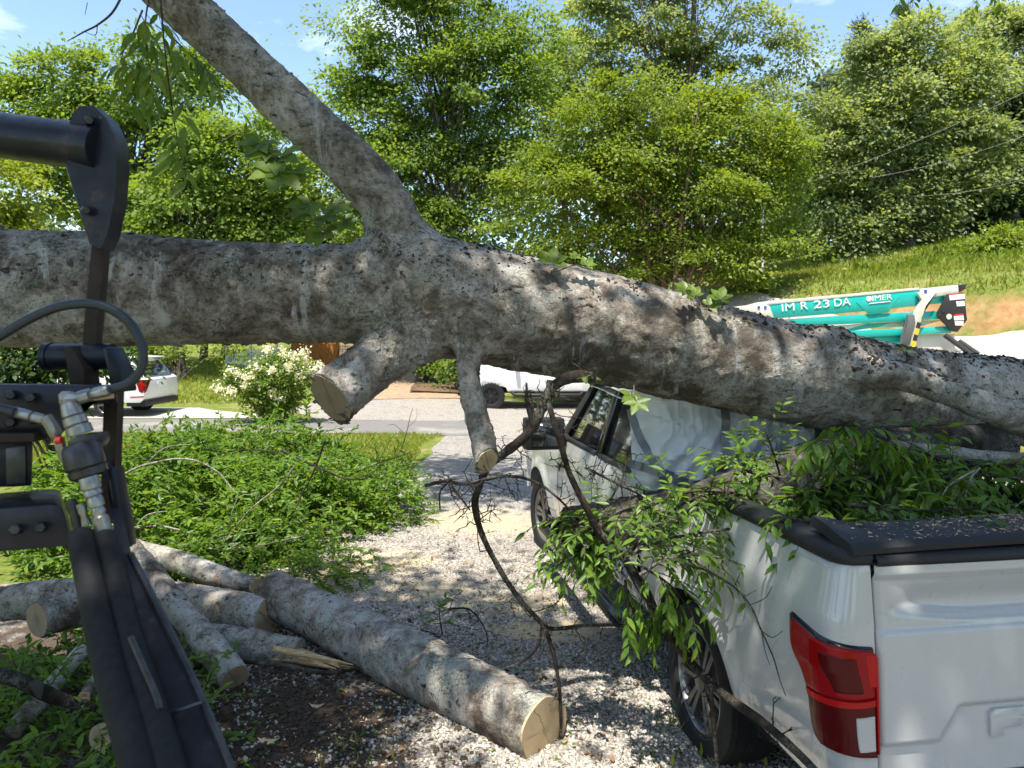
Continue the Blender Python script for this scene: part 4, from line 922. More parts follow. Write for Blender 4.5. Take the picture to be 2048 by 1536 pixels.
def bough(name, label, stems, n_tw, tw_len, leaf_L, key='leaf_near', Wd=.66, seed=1, group=None, cat='branch', droop=.5, r=.008, limit=300, bark='bark_dark', spacing=.032, dirbias=(0, 0, 0), ymin=None):
    """stems: list of world paths; twigs grow along them, leaves in two rows along each twig"""
    rg = np.random.default_rng(seed); base = np.array(stems[0][0]); t = thing(name, label, cat, base, group); mb = MB(); PP, AA, NN, LL = [], [], [], []
    for si, st in enumerate(stems):
        q = spline(st, 14); mb.tube(q, np.linspace(r, r * .4, 14), 8); T = nrm(np.gradient(q, axis=0))
        for k in range(n_tw // len(stems)):
            i = rg.integers(1, 14); d = nrm(nrm(rg.normal(size=3) * [1, .8, .45]) + T[i] * .7 + np.array(dirbias)); l = tw_len * rg.uniform(.5, 1.25); pts = [q[i]]
            m = 7
            for s in range(m): d = nrm(d + rg.normal(size=3) * .12 - np.array([0, 0, droop * .22])); pts.append(pts[-1] + d * l / m)
            w = spline(pts, max(6, int(l / spacing))); mb.tube(w, np.linspace(r * .3, r * .12, len(w)), 5, False); Tw = nrm(np.gradient(w, axis=0)); side = nrm(np.cross(Tw, [0, 0, 1.0]) + 1e-6); up = np.cross(side, Tw)
            for j in range(1, len(w)):
                sgn = 1 if j % 2 else -1
                for s2 in ((sgn,) if rg.random() < .8 else (1, -1)):
                    a = nrm(side[j] * s2 * .8 + Tw[j] * .75 + rg.normal(size=3) * .22 - np.array([0, 0, droop * .5])); PP.append(w[j]); AA.append(a); NN.append(nrm(up[j] * .8 + np.array([0, -.15, .5]) + rg.normal(size=3) * .3)); LL.append(leaf_L * rg.uniform(.6, 1.25))
    mb.build('stem', M[bark], t, smooth=True); place_leaves(t, np.array(PP), np.array(AA), np.array(NN), np.array(LL), Wd, key, limit, seed); return t
bough('leafy_bough', 'bright green leafy bough draped over the pickup side, sunlit leaves on top',
      [pp([(1250, 1120), (1300, 1060), (1380, 1000), (1450, 985)], 3.55), pp([(1260, 1110), (1330, 1080), (1440, 1060), (1540, 1055)], 3.45), pp([(1280, 1150), (1330, 1120), (1400, 1110), (1460, 1120)], 3.35), pp([(1200, 1060), (1230, 1030), (1280, 1010)], 3.7), pp([(1240, 1080), (1190, 1060), (1145, 1040)], 3.8), pp([(1220, 1100), (1170, 1100), (1150, 1120)], 3.85), pp([(1280, 1020), (1370, 985), (1470, 985)], 3.55)],
      150, .27, .070, seed=51, droop=.55, r=.010)
bough('leafy_bough', 'hanging dark green leaves below the slanting branch, above the rear wheel',
      [pp([(1230, 1090), (1260, 1150), (1290, 1200), (1330, 1230)], 3.5), pp([(1280, 1130), (1340, 1170), (1380, 1220)], 3.35), pp([(1190, 1060), (1180, 1100), (1200, 1140)], 3.75), pp([(1250, 1160), (1260, 1210), (1290, 1235)], 3.5)],
      40, .20, .080, seed=52, droop=1.5, r=.007)
bough('leafy_bough', 'leafy shoots standing up in front of the white plastic sheet',
      [pp([(1560, 960), (1510, 930), (1475, 890)], 3.75), pp([(1560, 950), (1545, 900), (1530, 860)], 3.75), pp([(1565, 955), (1500, 945), (1455, 915)], 3.65)],
      40, .17, .072, seed=53, droop=.5, r=.006)
bough('leafy_bough', 'mass of shaded green leaves on the bed cover below the trunk',
      [pp([(1620, 990), (1700, 960), (1800, 950), (1900, 960)], 3.5), pp([(1650, 930), (1750, 900), (1830, 900), (1900, 930)], 3.65), pp([(1700, 1010), (1800, 1020), (1900, 1020), (2000, 1010)], 3.2), pp([(1850, 960), (1950, 950), (2050, 960), (2150, 970)], 3.5), pp([(1540, 1010), (1600, 990), (1650, 1010)], 3.5), pp([(1750, 1045), (1900, 1050), (2050, 1045), (2150, 1045)], 3.02), pp([(1900, 930), (2000, 930), (2100, 940)], 3.8), pp([(1560, 1040), (1660, 1045), (1760, 1050)], 3.05)],
      380, .20, .080, seed=54, droop=.7, r=.009)
bough('leafy_bough', 'light green leaves hanging in front of the trunk underside, above the bed cover',
      [pp([(1640, 855), (1700, 850), (1760, 865), (1830, 890)], 3.45), pp([(1740, 860), (1790, 900), (1820, 930)], 3.4), pp([(1690, 850), (1660, 880), (1640, 880)], 3.45)],
      44, .17, .088, seed=55, droop=1.1, r=.005)
bough('leafy_bough', 'yellowish drooping leaves on thin twigs over the right of the bed cover',
      [pp([(1960, 935), (1940, 960), (1930, 1000)], 3.3), pp([(1950, 940), (1900, 970), (1880, 1000)], 3.3), pp([(1940, 960), (1970, 1000), (1975, 1030)], 3.3)],
      26, .15, .08, key='leaf_creeper', seed=56, droop=1.3, r=.005, bark='bark_log')
bough('leafy_bough', 'pale blurred leaves hanging from the leaning branch at the top left',
      [pp([(300, -20), (290, 60), (300, 150)], 2.9), pp([(320, -10), (330, 100), (345, 220), (360, 310)], 2.9), pp([(285, 20), (260, 80), (240, 110)], 2.9), pp([(330, 60), (400, 130), (470, 200)], 3.5)],
      26, .20, .09, key='leaf_creeper', seed=57, droop=1.2, r=.004)
bough('leafy_sprig', 'small leafy sprig with bare twigs lying on the gravel behind the big log',
      [pp([(880, 1275), (850, 1262), (815, 1265)], 5.0), pp([(885, 1270), (880, 1240), (878, 1215)], 5.0)], 12, .14, .06, seed=58, droop=.3, r=.005, key='leaf_brush')
bough('leafy_bough', 'leaves reaching down into the picture at the top right edge of the sky',
      [pp([(1740, -60), (1790, -40), (1830, -25)], 5.0), pp([(1900, -60), (1940, -42), (1970, -28)], 5.2)], 12, .20, .07, seed=59, droop=.8, r=.005)

def creeper(label, clusters, D, stem, L, seed, fan=5):
    """creeper: palmate leaves of five leaflets on a thin stem"""
    rg = np.random.default_rng(seed); st = [P(a, b, D) for a, b in stem]; t = thing('creeper_sprig', label, 'creeper', st[0], 'creeper shoots on the fallen trunk'); mb = MB()
    if len(st) > 1: mb.tube(spline(st, 8), .003, 5)
    PP, AA, NN, LL = [], [], [], []
    for (px, py, s, ang) in clusters:
        c = P(px, py, D - .02 + rg.uniform(-.04, .04)); k = int(np.argmin([np.linalg.norm(c - q) for q in st])); mb.tube([st[k], (st[k] + c) / 2 + [0, -.01, .01], c], [.002, .002, .0015], 5)
        nv = nrm(np.array([rg.uniform(-.3, .3), -.8, .7])); u = nrm(np.cross([0, 1., .2], nv)); w = np.cross(nv, u)
        for j in range(fan):
            a = math.radians(ang) + (j - (fan - 1) / 2) * (math.radians(250) / fan); PP.append(c); AA.append(math.cos(a) * u * 1 + math.sin(a) * w * -1 + nv * .12); NN.append(nv + rg.normal(size=3) * .15); LL.append(L * s * (1 - .14 * abs(j - (fan - 1) / 2)) * rg.uniform(.9, 1.1))
    if mb.n: mb.build('stem', M['bark_log'], t, smooth=True)
    place_leaves(t, np.array(PP), np.array(AA), np.array(NN), np.array(LL), 1.15, 'leaf_creeper', 300, seed); return t
creeper('star shaped creeper leaves sitting on top of the trunk right of the fork', [(1105, 525, 1.1, -90), (1172, 530, .7, -60), (1150, 515, .5, -100)], 4.05, [(1110, 545), (1150, 530), (1180, 540)], .105, 61)
creeper('creeper shoot on the trunk top before the teal lift', [(1390, 590, .8, -120), (1440, 598, .9, -70), (1420, 610, .8, -30), (1370, 580, .7, -150)], 4.1, [(1400, 612), (1430, 608)], .11, 62)
creeper('pair of small creeper leaves on the trunk top near the fork', [(905, 472, .55, -90), (970, 485, .6, -80)], 4.15, [(930, 490), (960, 500)], .09, 63, 3)
creeper('large backlit creeper leaves hanging left of the leaning branch', [(520, 285, 1.0, 110), (560, 315, 1.2, 95), (555, 345, 1.3, 80), (590, 345, .9, 60), (540, 300, .9, 140)], 3.3, [(585, 270), (560, 300), (550, 320)], .125, 64)
creeper('creeper leaves dangling over the trunk below the leaning branch', [(620, 410, 1.1, 120), (650, 430, 1.1, 60), (645, 465, 1.1, 100), (685, 445, .9, 40), (605, 425, .7, 170), (672, 410, .8, 20)], 3.45, [(690, 400), (650, 420), (630, 430), (640, 460)], .11, 65)
creeper('three small creeper leaves hanging below the trunk above the truck window', [(1262, 790, .9, 100), (1275, 805, .9, 90)], 3.9, [(1268, 770), (1268, 790)], .10, 66, 4)
creeper('short row of creeper leaves hanging under the trunk left of the truck window', [(1168, 752, .7, 90), (1183, 756, .8, 90)], 3.95, [(1175, 742), (1180, 748)], .08, 67, 3)
creeper('single creeper leaves on the trunk top in front of the lift chassis', [(1800, 700, .5, -100), (1812, 702, .6, -60)], 4.2, [(1806, 712), (1808, 708)], .09, 68, 2)

# ------------------------------------------------------------------ brush piles
def brush(name, label, region, n_spray, seed, stems, size=.066, hmax=1.0, limit=300):
    """mound of cut leafy branches; region (cx, cy, rx, ry)"""
    rg = np.random.default_rng(seed); cx, cy, rx, ry = region; t = thing(name, label, 'brush pile', (cx, cy, 0)); mb = MB(); PP, AA, NN, LL = [], [], [], []
    for _ in range(n_spray):
        while True:
            u, v = rg.uniform(-1, 1, 2)
            if u * u + v * v < 1 and vnoise(np.array([[cx + u * rx, cy + v * ry, 0]]), 1.9, seed + 3)[0] > -.30 + .3 * rg.random() - .3: break
        x, y = cx + u * rx, cy + v * ry; top = hmax * (1 - (u * u + v * v)) ** .55 * (.75 + .4 * vnoise(np.array([[x, y, 0]]), 1.1, seed)[0]) + .05
        z = top * rg.random() ** .45; b = np.array([x, y, z]); d = nrm(np.array([u * .8, v * .5 - .3, .28]) + rg.normal(size=3) * [.6, .5, .3]); l = rg.uniform(.18, .42); pts = [b]
        for s in range(6): d = nrm(d + rg.normal(size=3) * .12 - [0, 0, .12]); q = pts[-1] + d * l / 6; q[2] = max(q[2], .02); pts.append(q)
        w = spline(pts, int(l / .024) + 4); mb.tube(w[::5], np.linspace(.004, .0015, len(w[::5])), 3, False); Tw = nrm(np.gradient(w, axis=0)); side = nrm(np.cross(Tw, [0, 0, 1.]) + 1e-6)
        s = np.where(np.arange(len(w)) % 2, 1, -1)[:, None]; a = nrm(side * s * .8 + Tw * .8 + rg.normal(size=w.shape) * .45); PP.append(w); AA.append(a); NN.append(np.c_[rg.normal(size=(len(w), 2)) * .65, np.ones(len(w))]); LL.append(size * rg.uniform(.6, 1.3, len(w)))
    for pts, r in stems: q = spline(pts, 20); q = q + .03 * np.c_[fbm(q, 3, 2, 1), fbm(q, 3, 2, 2), fbm(q, 3, 2, 3)]; mb.tube(q, np.linspace(r, r * .4, 20), 8)
    mb.build('twigs', M['bark_dark'], t, smooth=True, kind='stuff'); place_leaves(t, np.vstack(PP), np.vstack(AA), np.vstack(NN), np.concatenate(LL), .82, 'leaf_brush', limit, seed); return t
def PL(l, D): return [P(a, b, D) for a, b in l]
brush('brush_pile', 'wide heap of cut green leafy branches beside the lawn, left of the gravel', (-3.45, 8.8, 1.85, 2.4), 2400, 81, [(PL([(560, 900), (700, 960), (770, 930)], 8), .014), (PL([(650, 880), (600, 1000), (560, 1080)], 7.4), .012), (PL([(300, 960), (480, 900), (600, 920)], 8.5), .012)], hmax=1.25, size=.082)
brush('brush_pile', 'outlying leafy tips of the heap nearest the bare gravel', (-1.85, 8.9, .7, 1.1), 260, 82, [(PL([(640, 980), (740, 930), (830, 900)], 8.6), .01)], hmax=.85, limit=120)
brush('brush_pile', 'leafy cut branches at the bottom left corner in the shade', (-2.35, 3.6, .75, 1.1), 270, 83, [], size=.062, hmax=.45)
brush('brush_pile', 'bright leaf sprays between the logs behind the machine arm', (-2.5, 4.6, .35, .35), 44, 84, [], size=.07, hmax=.62, limit=150)
brush('brush_pile', 'leafy tips on the soil between the heap and the broken log', (-2.6, 6.6, 1.2, .6), 240, 85, [], hmax=.5, limit=200)
for lab, pts, D, r in (('pale bare branch arching over the left of the brush heap', [(230, 960), (290, 930), (370, 918), (430, 940), (470, 985)], 7.0, .012),
                       ('thin pale branch rising diagonally through the brush heap', [(400, 1105), (450, 1080), (500, 1020), (560, 970), (590, 930)], 6.7, .010),
                       ('curved peeled branch at the foot of the brush heap', [(365, 1090), (430, 1098), (500, 1095), (560, 1082), (610, 1072)], 6.6, .013),
                       ('forked grey branch at the left foot of the brush heap', [(225, 1050), (270, 1055), (320, 1052), (360, 1060)], 6.6, .016),
                       ('straight thin stick lying above the broken log', [(380, 1112), (420, 1120), (450, 1102), (480, 1085)], 6.5, .009)):
    vine('bare_branch', lab, [(PL(pts, D), np.linspace(r, r * .5, len(pts))), (PL([pts[1], ((pts[1][0] + pts[2][0]) // 2, pts[2][1] - 22), (pts[2][0] + 14, pts[2][1] - 30)], D), [r * .5, r * .4, r * .2])], 'bark_log', group='bare branches in the brush')
vine('bare_branch', 'fine leafless twig standing up by the lawn, right of the heap', [(PL([(800, 905), (812, 870), (820, 835), (826, 815)], 10.5), [.006, .005, .004, .002]), (PL([(812, 870), (790, 850), (775, 850)], 10.5), [.003, .0025, .0015]), (PL([(816, 855), (832, 838), (834, 815)], 10.5), [.003, .002, .001])], 'bark_dark', group='bare branches in the brush')

# ------------------------------------------------------------------ gravel stones, litter
def stones(name, n, seed):
    rg = np.random.default_rng(seed); Y = 3.3 * (8.2 / 3.3) ** (rg.random(n) ** 1.3); X = rg.uniform(-.52, .62, n) * Y
    p3 = np.c_[X, Y, np.zeros(n)]; keep = (X > -2.3 - .25 * (Y - 5)) & (X < 1.5 + 0 * Y) & (vnoise(p3, 1.6, 3) + .6 * vnoise(p3, 5, 8) > -.45)
    soil = ((X + 1.25) / .85) ** 2 + ((Y - 3.85) / 1.0) ** 2 + 1.0 * vnoise(p3, 2.4, 14) < 1; keep &= ~(soil & (rg.random(n) < .82)); saw = ((X - .28) / .45) ** 2 + ((Y - 5.35) / .2) ** 2 < 1; keep &= ~(saw & (rg.random(n) < .85))
    X, Y = X[keep], Y[keep]; n = len(X); sz = rg.gamma(5, .00105, n) + .003
    T = np.array([[-1,-1,-1],[1,-1,-1],[1,1,-1],[-1,1,-1],[-1,-1,1],[1,-1,1],[1,1,1],[-1,1,1]], float) * .6
    V = T[None] * (1 + .45 * rg.uniform(-1, 1, (n, 8, 3))) * np.c_[1 + .3 * rg.random(n), 1 + .2 * rg.random(n), .55 + .3 * rg.random(n)][:, None] * sz[:, None, None]
    a = rg.uniform(0, 6.28, n); ca, sa = np.cos(a), np.sin(a); V = np.stack([V[..., 0] * ca[:, None] - V[..., 1] * sa[:, None], V[..., 0] * sa[:, None] + V[..., 1] * ca[:, None], V[..., 2]], -1)
    tl = rg.normal(size=(n, 2)) * .35; V[..., 2] += V[..., 0] * tl[:, :1] + V[..., 1] * tl[:, 1:]
    V += np.c_[X, Y, sz * .3 + .004][:, None]
    F = np.array([[4,5,6,7],[0,1,5,4],[1,2,6,5],[2,3,7,6],[3,0,4,7]]); mb = MB(); mb.add(V.reshape(-1, 3), (F[None] + (np.arange(n) * 8)[:, None, None]).reshape(-1, 4), 0, np.repeat(rg.random(n), 8)); return mb.build(name, M['stone'], attr=True, kind='stuff')
stones('gravel', 66000, 5)
def crumbs(name, n, seed):
    rg = np.random.default_rng(seed); X = rg.normal(-1.35, .6, n); Y = rg.normal(4.0, .65, n); k = (Y > 3.2) & (X > -.62 * Y - .3) & (vnoise(np.c_[X, Y, X * 0], 2.4, 14) + .4 * rg.random(n) > -.5); X, Y = X[k], Y[k]; n = len(X); sz = rg.gamma(3, .0022, n) + .002
    T = np.array([[-1,-1,-1],[1,-1,-1],[1,1,-1],[-1,1,-1],[-1,-1,1],[1,-1,1],[1,1,1],[-1,1,1]], float) * .6
    V = T[None] * (1 + .6 * rg.uniform(-1, 1, (n, 8, 3))) * sz[:, None, None] * [1.2, 1, .7] + np.c_[X, Y, sz * .3 + .004][:, None]; F = np.array([[4,5,6,7],[0,1,5,4],[1,2,6,5],[2,3,7,6],[3,0,4,7]])
    mb = MB(); mb.add(V.reshape(-1, 3), (F[None] + (np.arange(n) * 8)[:, None, None]).reshape(-1, 4)); mb.build(name, M['soil'], kind='stuff')
crumbs('soil_crumbs', 8000, 51)
def scatter_flat(name, n, reg, lo, hi, mat, seed, z=.014, keep=None, curl=.25, Wd=1.0):
    rg = np.random.default_rng(seed); Y = rg.uniform(reg[2], reg[3], n); X = rg.uniform(reg[0], reg[1], n); m = np.ones(n, bool) if keep is None else keep(X, Y); X, Y = X[m], Y[m]; n = len(X)
    mb = MB(); A = np.c_[rg.normal(size=(n, 2)), rg.normal(size=n) * curl]; N = np.c_[rg.normal(size=(n, 2)) * curl, np.ones(n)]; add_leaves(mb, np.c_[X, Y, np.full(n, z) + .01 * rg.random(n)], A, N, rg.uniform(lo, hi, n), rg.random(n), Wd, full='mid'); mb.build(name, M[mat], attr=True, kind='stuff', smooth=True)
scatter_flat('dry_leaf_litter', 900, (-2.6, 1.2, 3.3, 8), .015, .055, 'brown_leaf', 6)
scatter_flat('green_leaf_litter', 420, (-2.4, 1.2, 3.3, 7), .02, .05, 'leaf_brush', 7)
scatter_flat('wood_chip_litter', 1300, (-2.0, 1.0, 3.3, 7), .006, .035, 'wood_chip', 8, Wd=.5)
rg = np.random.default_rng(12); mb = MB()
for k in range(260):
    y = rg.uniform(3.4, 8); x = rg.uniform(-.5, .25) * y; a = rg.uniform(0, 6.28); l = rg.uniform(.03, .14); p0 = np.array([x, y, .02]); d = np.array([math.cos(a), math.sin(a), .03]); mb.tube([p0, p0 + d * l * .5 + rg.normal(size=3) * [.01, .01, .002], p0 + d * l], [.002, .0025, .0012], 4, False)
mb.build('twig_litter', M['bark_dark'], kind='stuff')
for lab, px, py, l in (('curved pale wood chip on the gravel at the bottom, left of the big log', 535, 1480, .12), ('narrow wood splinter on the soil below the root', 632, 1410, .09), ('pale chip lying by the sawn end of the big log', 1128, 1480, .05)):
    c = G(px, py, .02); t = thing('wood_chip', lab, 'wood chip', c); mb = MB(); a = np.linspace(-1, 1, 9); cu = np.array([c + np.array([q * l / 2, .02 * q * q, -.008 + .012 * q * q]) for q in a]); wv = np.array([0, 1, .3])[None] * (l * .16 * (1.05 - np.abs(a)))[:, None]
    mb.grid(np.stack([cu - wv, cu + wv, cu + wv - [0, 0, .006], cu - wv - [0, 0, .006], cu - wv], 1)); mb.build('chip', M['wood_chip'], t, smooth=False)
# ------------------------------------------------------------------ the crushed white pickup in front
TA = math.radians(10.0); TO = np.array([1.14, 2.62, -.045]); TR = np.array([math.cos(TA), math.sin(TA), 0]); TF = np.array([-math.sin(TA), math.cos(TA), 0])
def crush(r, f, z):
    r, f, z = [np.asarray(a, float) for a in (r, f, z)]; d = np.zeros_like(z + f + r)
    d = d - .30 * np.exp(-((f - 1.72) / .42) ** 2) * sstep(.75, 1.4, z) * sstep(1.4, .1, r) * (f < 1.985)      # bed side under the limb
    d = d - (.05 + .09 * r) * sstep(3.7, 2.0, f) * sstep(1.3, 1.9, z) * (f >= 1.985)                             # cab roof under the trunk
    return z + d
def TW(r, f, z, dent=True):
    r, f, z = np.broadcast_arrays(np.asarray(r, float), np.asarray(f, float), np.asarray(z, float))
    zz = crush(r, f, z) if dent else z
    f = f - .10 * (1.36 - z) * np.exp(-(np.maximum(f, 0) / .40) ** 1.5)          # raked tail
    return TO + r[..., None] * TR + f[..., None] * TF + zz[..., None] * np.array([0, 0, 1.])
truck = thing('pickup_truck', 'white pickup truck crushed under the fallen tree, seen from its rear corner', 'pickup truck', TW(.95, 1.2, 0, False))
def soff(z): return np.interp(z, [.45, .6, .78, 1.0, 1.17, 1.25, 1.36, 1.405], [-.05, -.02, 0, .014, .006, -.012, -.035, -.07])
R_C = .10; S1 = .155 - R_C; S2 = S1 + R_C * math.pi / 2
def skin(s, z, o=0.0):
    """bed corner surface: s runs from the tailgate gap round the corner and forward"""
    s, z = np.broadcast_arrays(np.asarray(s, float), np.asarray(z, float)); a = np.clip((s - S1) / R_C, 0, math.pi / 2)
    r = np.where(s < S1, .155 - s, R_C - R_C * np.sin(a)); f = np.where(s < S2, R_C - R_C * np.cos(a), R_C + s - S2); r = np.where(s >= S2, 0, r)
    nr, nf = -np.sin(a), -np.cos(a); off = soff(z) * (.25 + .75 * np.sin(a)) + o
    # flared lip round the wheel arch, tuck of the rear face
    d = np.hypot(f - 1.2, z - .40); off = off + .028 * np.exp(-((d - .50) / .07) ** 2) * np.sin(a)
    off = off - .018 * np.exp(-((f - 1.5) / .5) ** 2) * (.5 + .5 * np.sin(f * 14 + z * 9)) * sstep(.9, 1.3, z) * np.sin(a)
    off = off - (.022 * np.exp(-((f - .62) / .16) ** 2 - ((z - .98 + .35 * (f - .62)) / .10) ** 2) - .012 * np.exp(-((f - .75) / .10) ** 2 - ((z - 1.12) / .07) ** 2) + .006 * np.exp(-((z - 1.02 - .5 * (f - .7)) / .018) ** 2) * np.exp(-((f - .7) / .3) ** 2)) * np.sin(a)
    return TW(r + nr * off, f + nf * off, z)
def arch_panel(fn, s0, s1, z0, z1, ds, sc, zc, R, thick=.012):
    ns = int((s1 - s0) / ds) + 1; nz = int((z1 - z0) / ds) + 1; S, Z = np.meshgrid(np.linspace(s0, s1, ns), np.linspace(z0, z1, nz), indexing='ij')
    d = np.hypot(S - sc, Z - zc); ins = d < R; k = R / np.maximum(d, 1e-6); S2_ = np.where(ins, sc + (S - sc) * k, S); Z2_ = np.where(ins, zc + (Z - zc) * k, Z); Z2_ = np.maximum(Z2_, z0)
    V = fn(S2_, Z2_).reshape(-1, 3); i = np.arange(ns - 1)[:, None] * nz; j = np.arange(nz - 1)[None]
    F = np.stack([i + j, i + j + 1, i + nz + j + 1, i + nz + j], -1).reshape(-1, 4); keep = ~ins.ravel()[F].all(1); mb = MB(); mb.add(V, F[keep]); return mb
def coons(fn, L, Rr, nu=26, nv=30, o0=0.0):
    """panel between left and right boundary curves (lists of (s,z), bottom to top)"""
    Lc = spline(L, nv); Rc = spline(Rr, nv); u = np.linspace(0, 1, nu)[:, None, None]; Q = Lc[None] * (1 - u) + Rc[None] * u
    return Q
def puffed(fn, Q, o, edge=.012, rim=3):
    """panel standing proud with rounded rim"""
    nu, nv = Q.shape[:2]; a = np.minimum(np.arange(nu), np.arange(nu)[::-1])[:, None]; b = np.minimum(np.arange(nv), np.arange(nv)[::-1])[None]; k = np.clip(np.minimum(a, b) / rim, 0, 1); h = o * np.sqrt(1 - (1 - k) ** 2)
    return fn(Q[..., 0], Q[..., 1], h)
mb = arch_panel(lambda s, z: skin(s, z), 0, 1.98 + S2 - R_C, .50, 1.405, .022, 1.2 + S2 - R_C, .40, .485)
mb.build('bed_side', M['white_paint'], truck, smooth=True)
mb = MB(); a = np.linspace(-.2, math.pi + .2, 40); ring = np.stack([skin(1.2 + S2 - R_C + .487 * np.cos(a), np.maximum(.40 + .487 * np.sin(a), .5), .0), TW(np.full(40, .20), 1.2 + .487 * np.cos(a), .40 + .487 * np.sin(a))], 1)
mb.grid(ring); mb.build('wheel_well', M['black_plastic'], truck, smooth=True)
# rail cap, rounded, along the bed side top
s = np.linspace(.0, 1.98, 60); prof = [(.004, 1.372), (.012, 1.385), (.012, 1.408), (.0, 1.424), (-.03, 1.432), (-.085, 1.434), (-.095, 1.40)]
mb = MB(); mb.grid(np.stack([skin(s, np.full(60, 1.36), .0) + (skin(s, np.full(60, 1.36), .05) - skin(s, np.full(60, 1.36), 0)) / .05 * (o + .0) + np.array([0, 0, z - 1.36]) for o, z in prof], 1)); mb.build('rail_cap', M['black_plastic'], truck, smooth=True)
# bed interior
mb = MB(); mb.grid(TW(np.array([[.10, .10], [1.78, 1.78]]), np.array([[.04, 1.93], [.04, 1.93]]), .82)); mb.grid(TW(np.array([[.10, .10], [.10, .10]]), np.array([[.04, 1.93], [.04, 1.93]]), np.array([[.82, .82], [1.38, 1.38]]))); mb.grid(TW(np.array([[1.78] * 2] * 2), np.array([[.04, 1.93]] * 2), np.array([[.82] * 2, [1.38] * 2])))
mb.build('bed_liner', M['black_plastic'], truck)
# far side panel of the bed
def skin_r(s, z, o=0.0):
    w = skin(s, z, o) - TO; r = w @ TR; f = w @ TF; zz = w[..., 2]; return TO + (1.876 - r)[..., None] * TR + f[..., None] * TF + zz[..., None] * np.array([0, 0, 1.])
mb = arch_panel(lambda s, z: skin_r(s, z), 0, 1.98 + S2 - R_C, .50, 1.405, .04, 1.2 + S2 - R_C, .40, .485); mb.build('bed_side', M['white_paint'], truck, smooth=True)
# tailgate with pressed relief
nr_, nz_ = 130, 90; r_ = np.linspace(.163, 1.713, nr_); z_ = np.linspace(.60, 1.372, nz_); RR, ZZ = np.meshgrid(r_, z_, indexing='ij')
def relief(r, z):
    rc = .938; m = np.abs(r - rc); d = np.zeros_like(z)
    top = sstep(1.315, 1.345, z); d += .018 * top                                                                      # spoiler lip
    d -= .040 * sstep(1.338, 1.21, z) * sstep(1.152, 1.20, z - .03 * sstep(.35, .72, m)) * sstep(.76, .56, m)             # scoop under the lip
    d += .010 * sstep(1.146, 1.134, z) - .006 * np.exp(-((z - 1.14) / .006) ** 2)                                            # crease
    edge = np.where(m > .545, .735 + .0 * m, np.interp(m, [.0, .46, .545], [.855, .855, .735])); d -= .022 * sstep(edge + .010, edge - .004, z) * 1.0
    d += .012 * sstep(.715, .70, z) * 0
    return d
Fd = relief(RR, ZZ); Fd[0] -= .02; Fd[-1] -= .02; Fd[:, 0] -= .02
bow = -.012 * (1 - ((RR - .938) / .78) ** 2)
mb = MB(); mb.grid(TW(RR, bow - Fd - .004 + .02 * sstep(1.2, 1.37, ZZ) * 0, ZZ), flip=True)
mb.grid(np.stack([TW(r_, bow[:, -1] - Fd[:, -1] - .004, 1.372), TW(r_, .06, 1.372)], 1), flip=True)
tg = mb.build('tailgate', M['white_paint'], truck, smooth=True)
# stamped letter at the frame edge (same letterform as the photograph shows: an outlined F)
def tgp(r, z, o): return TW(r, -.012 * (1 - ((np.asarray(r, float) - .938) / .78) ** 2) - .004 - o - relief(np.asarray(r, float), np.asarray(z, float)), z)
fr, fz, wv, hh = .605, .735, .15, .098
Fo = [(0, 0), (.36, 0), (.36, .30), (.86, .30), (.86, .58), (.36, .58), (.36, .72), (1, .72), (1, 1), (.14, 1), (0, .86)]
mb = MB(); p0 = np.array([tgp(fr + wv * a, fz + hh * b, -.004) for a, b in Fo]); mb.prism(p0, -TF * .018); mb.build('letter', M['white_paint'], tg, bevel=.003)
mb = MB(); capz = [(1.366, -.006), (1.372, .012), (1.392, .014), (1.408, .006), (1.416, -.02), (1.416, -.09), (1.38, -.095)]
mb.grid(np.stack([TW(np.linspace(.165, 1.711, 40), -o - .012 * (1 - ((np.linspace(.165, 1.711, 40) - .938) / .78) ** 2) - .006, z) for z, o in capz], 1), flip=True); mb.build('tailgate_cap', M['black_plastic'], truck, smooth=True)
mb = MB(); mb.grid(TW(np.array([[.150, .150], [.172, .172]]), np.array([[.035, .035]] * 2), np.array([[.6, 1.40]] * 2))); mb.build('gap_seal', M['black_gloss'], truck)
# bumper under the tailgate
mb = MB(); s = np.linspace(0, 1, 40); rr = np.linspace(-.02, 1.90, 40); fb = -.10 + .10 * np.abs((rr - .938) / .94) ** 6; prof = [(.30, .06), (.34, 0), (.44, -.01), (.53, .0), (.565, .03), (.57, .14)]
mb.grid(np.stack([TW(rr, fb + o, z, False) for z, o in prof], 1), flip=True); mb.build('rear_bumper', M['chrome'], truck, smooth=True)
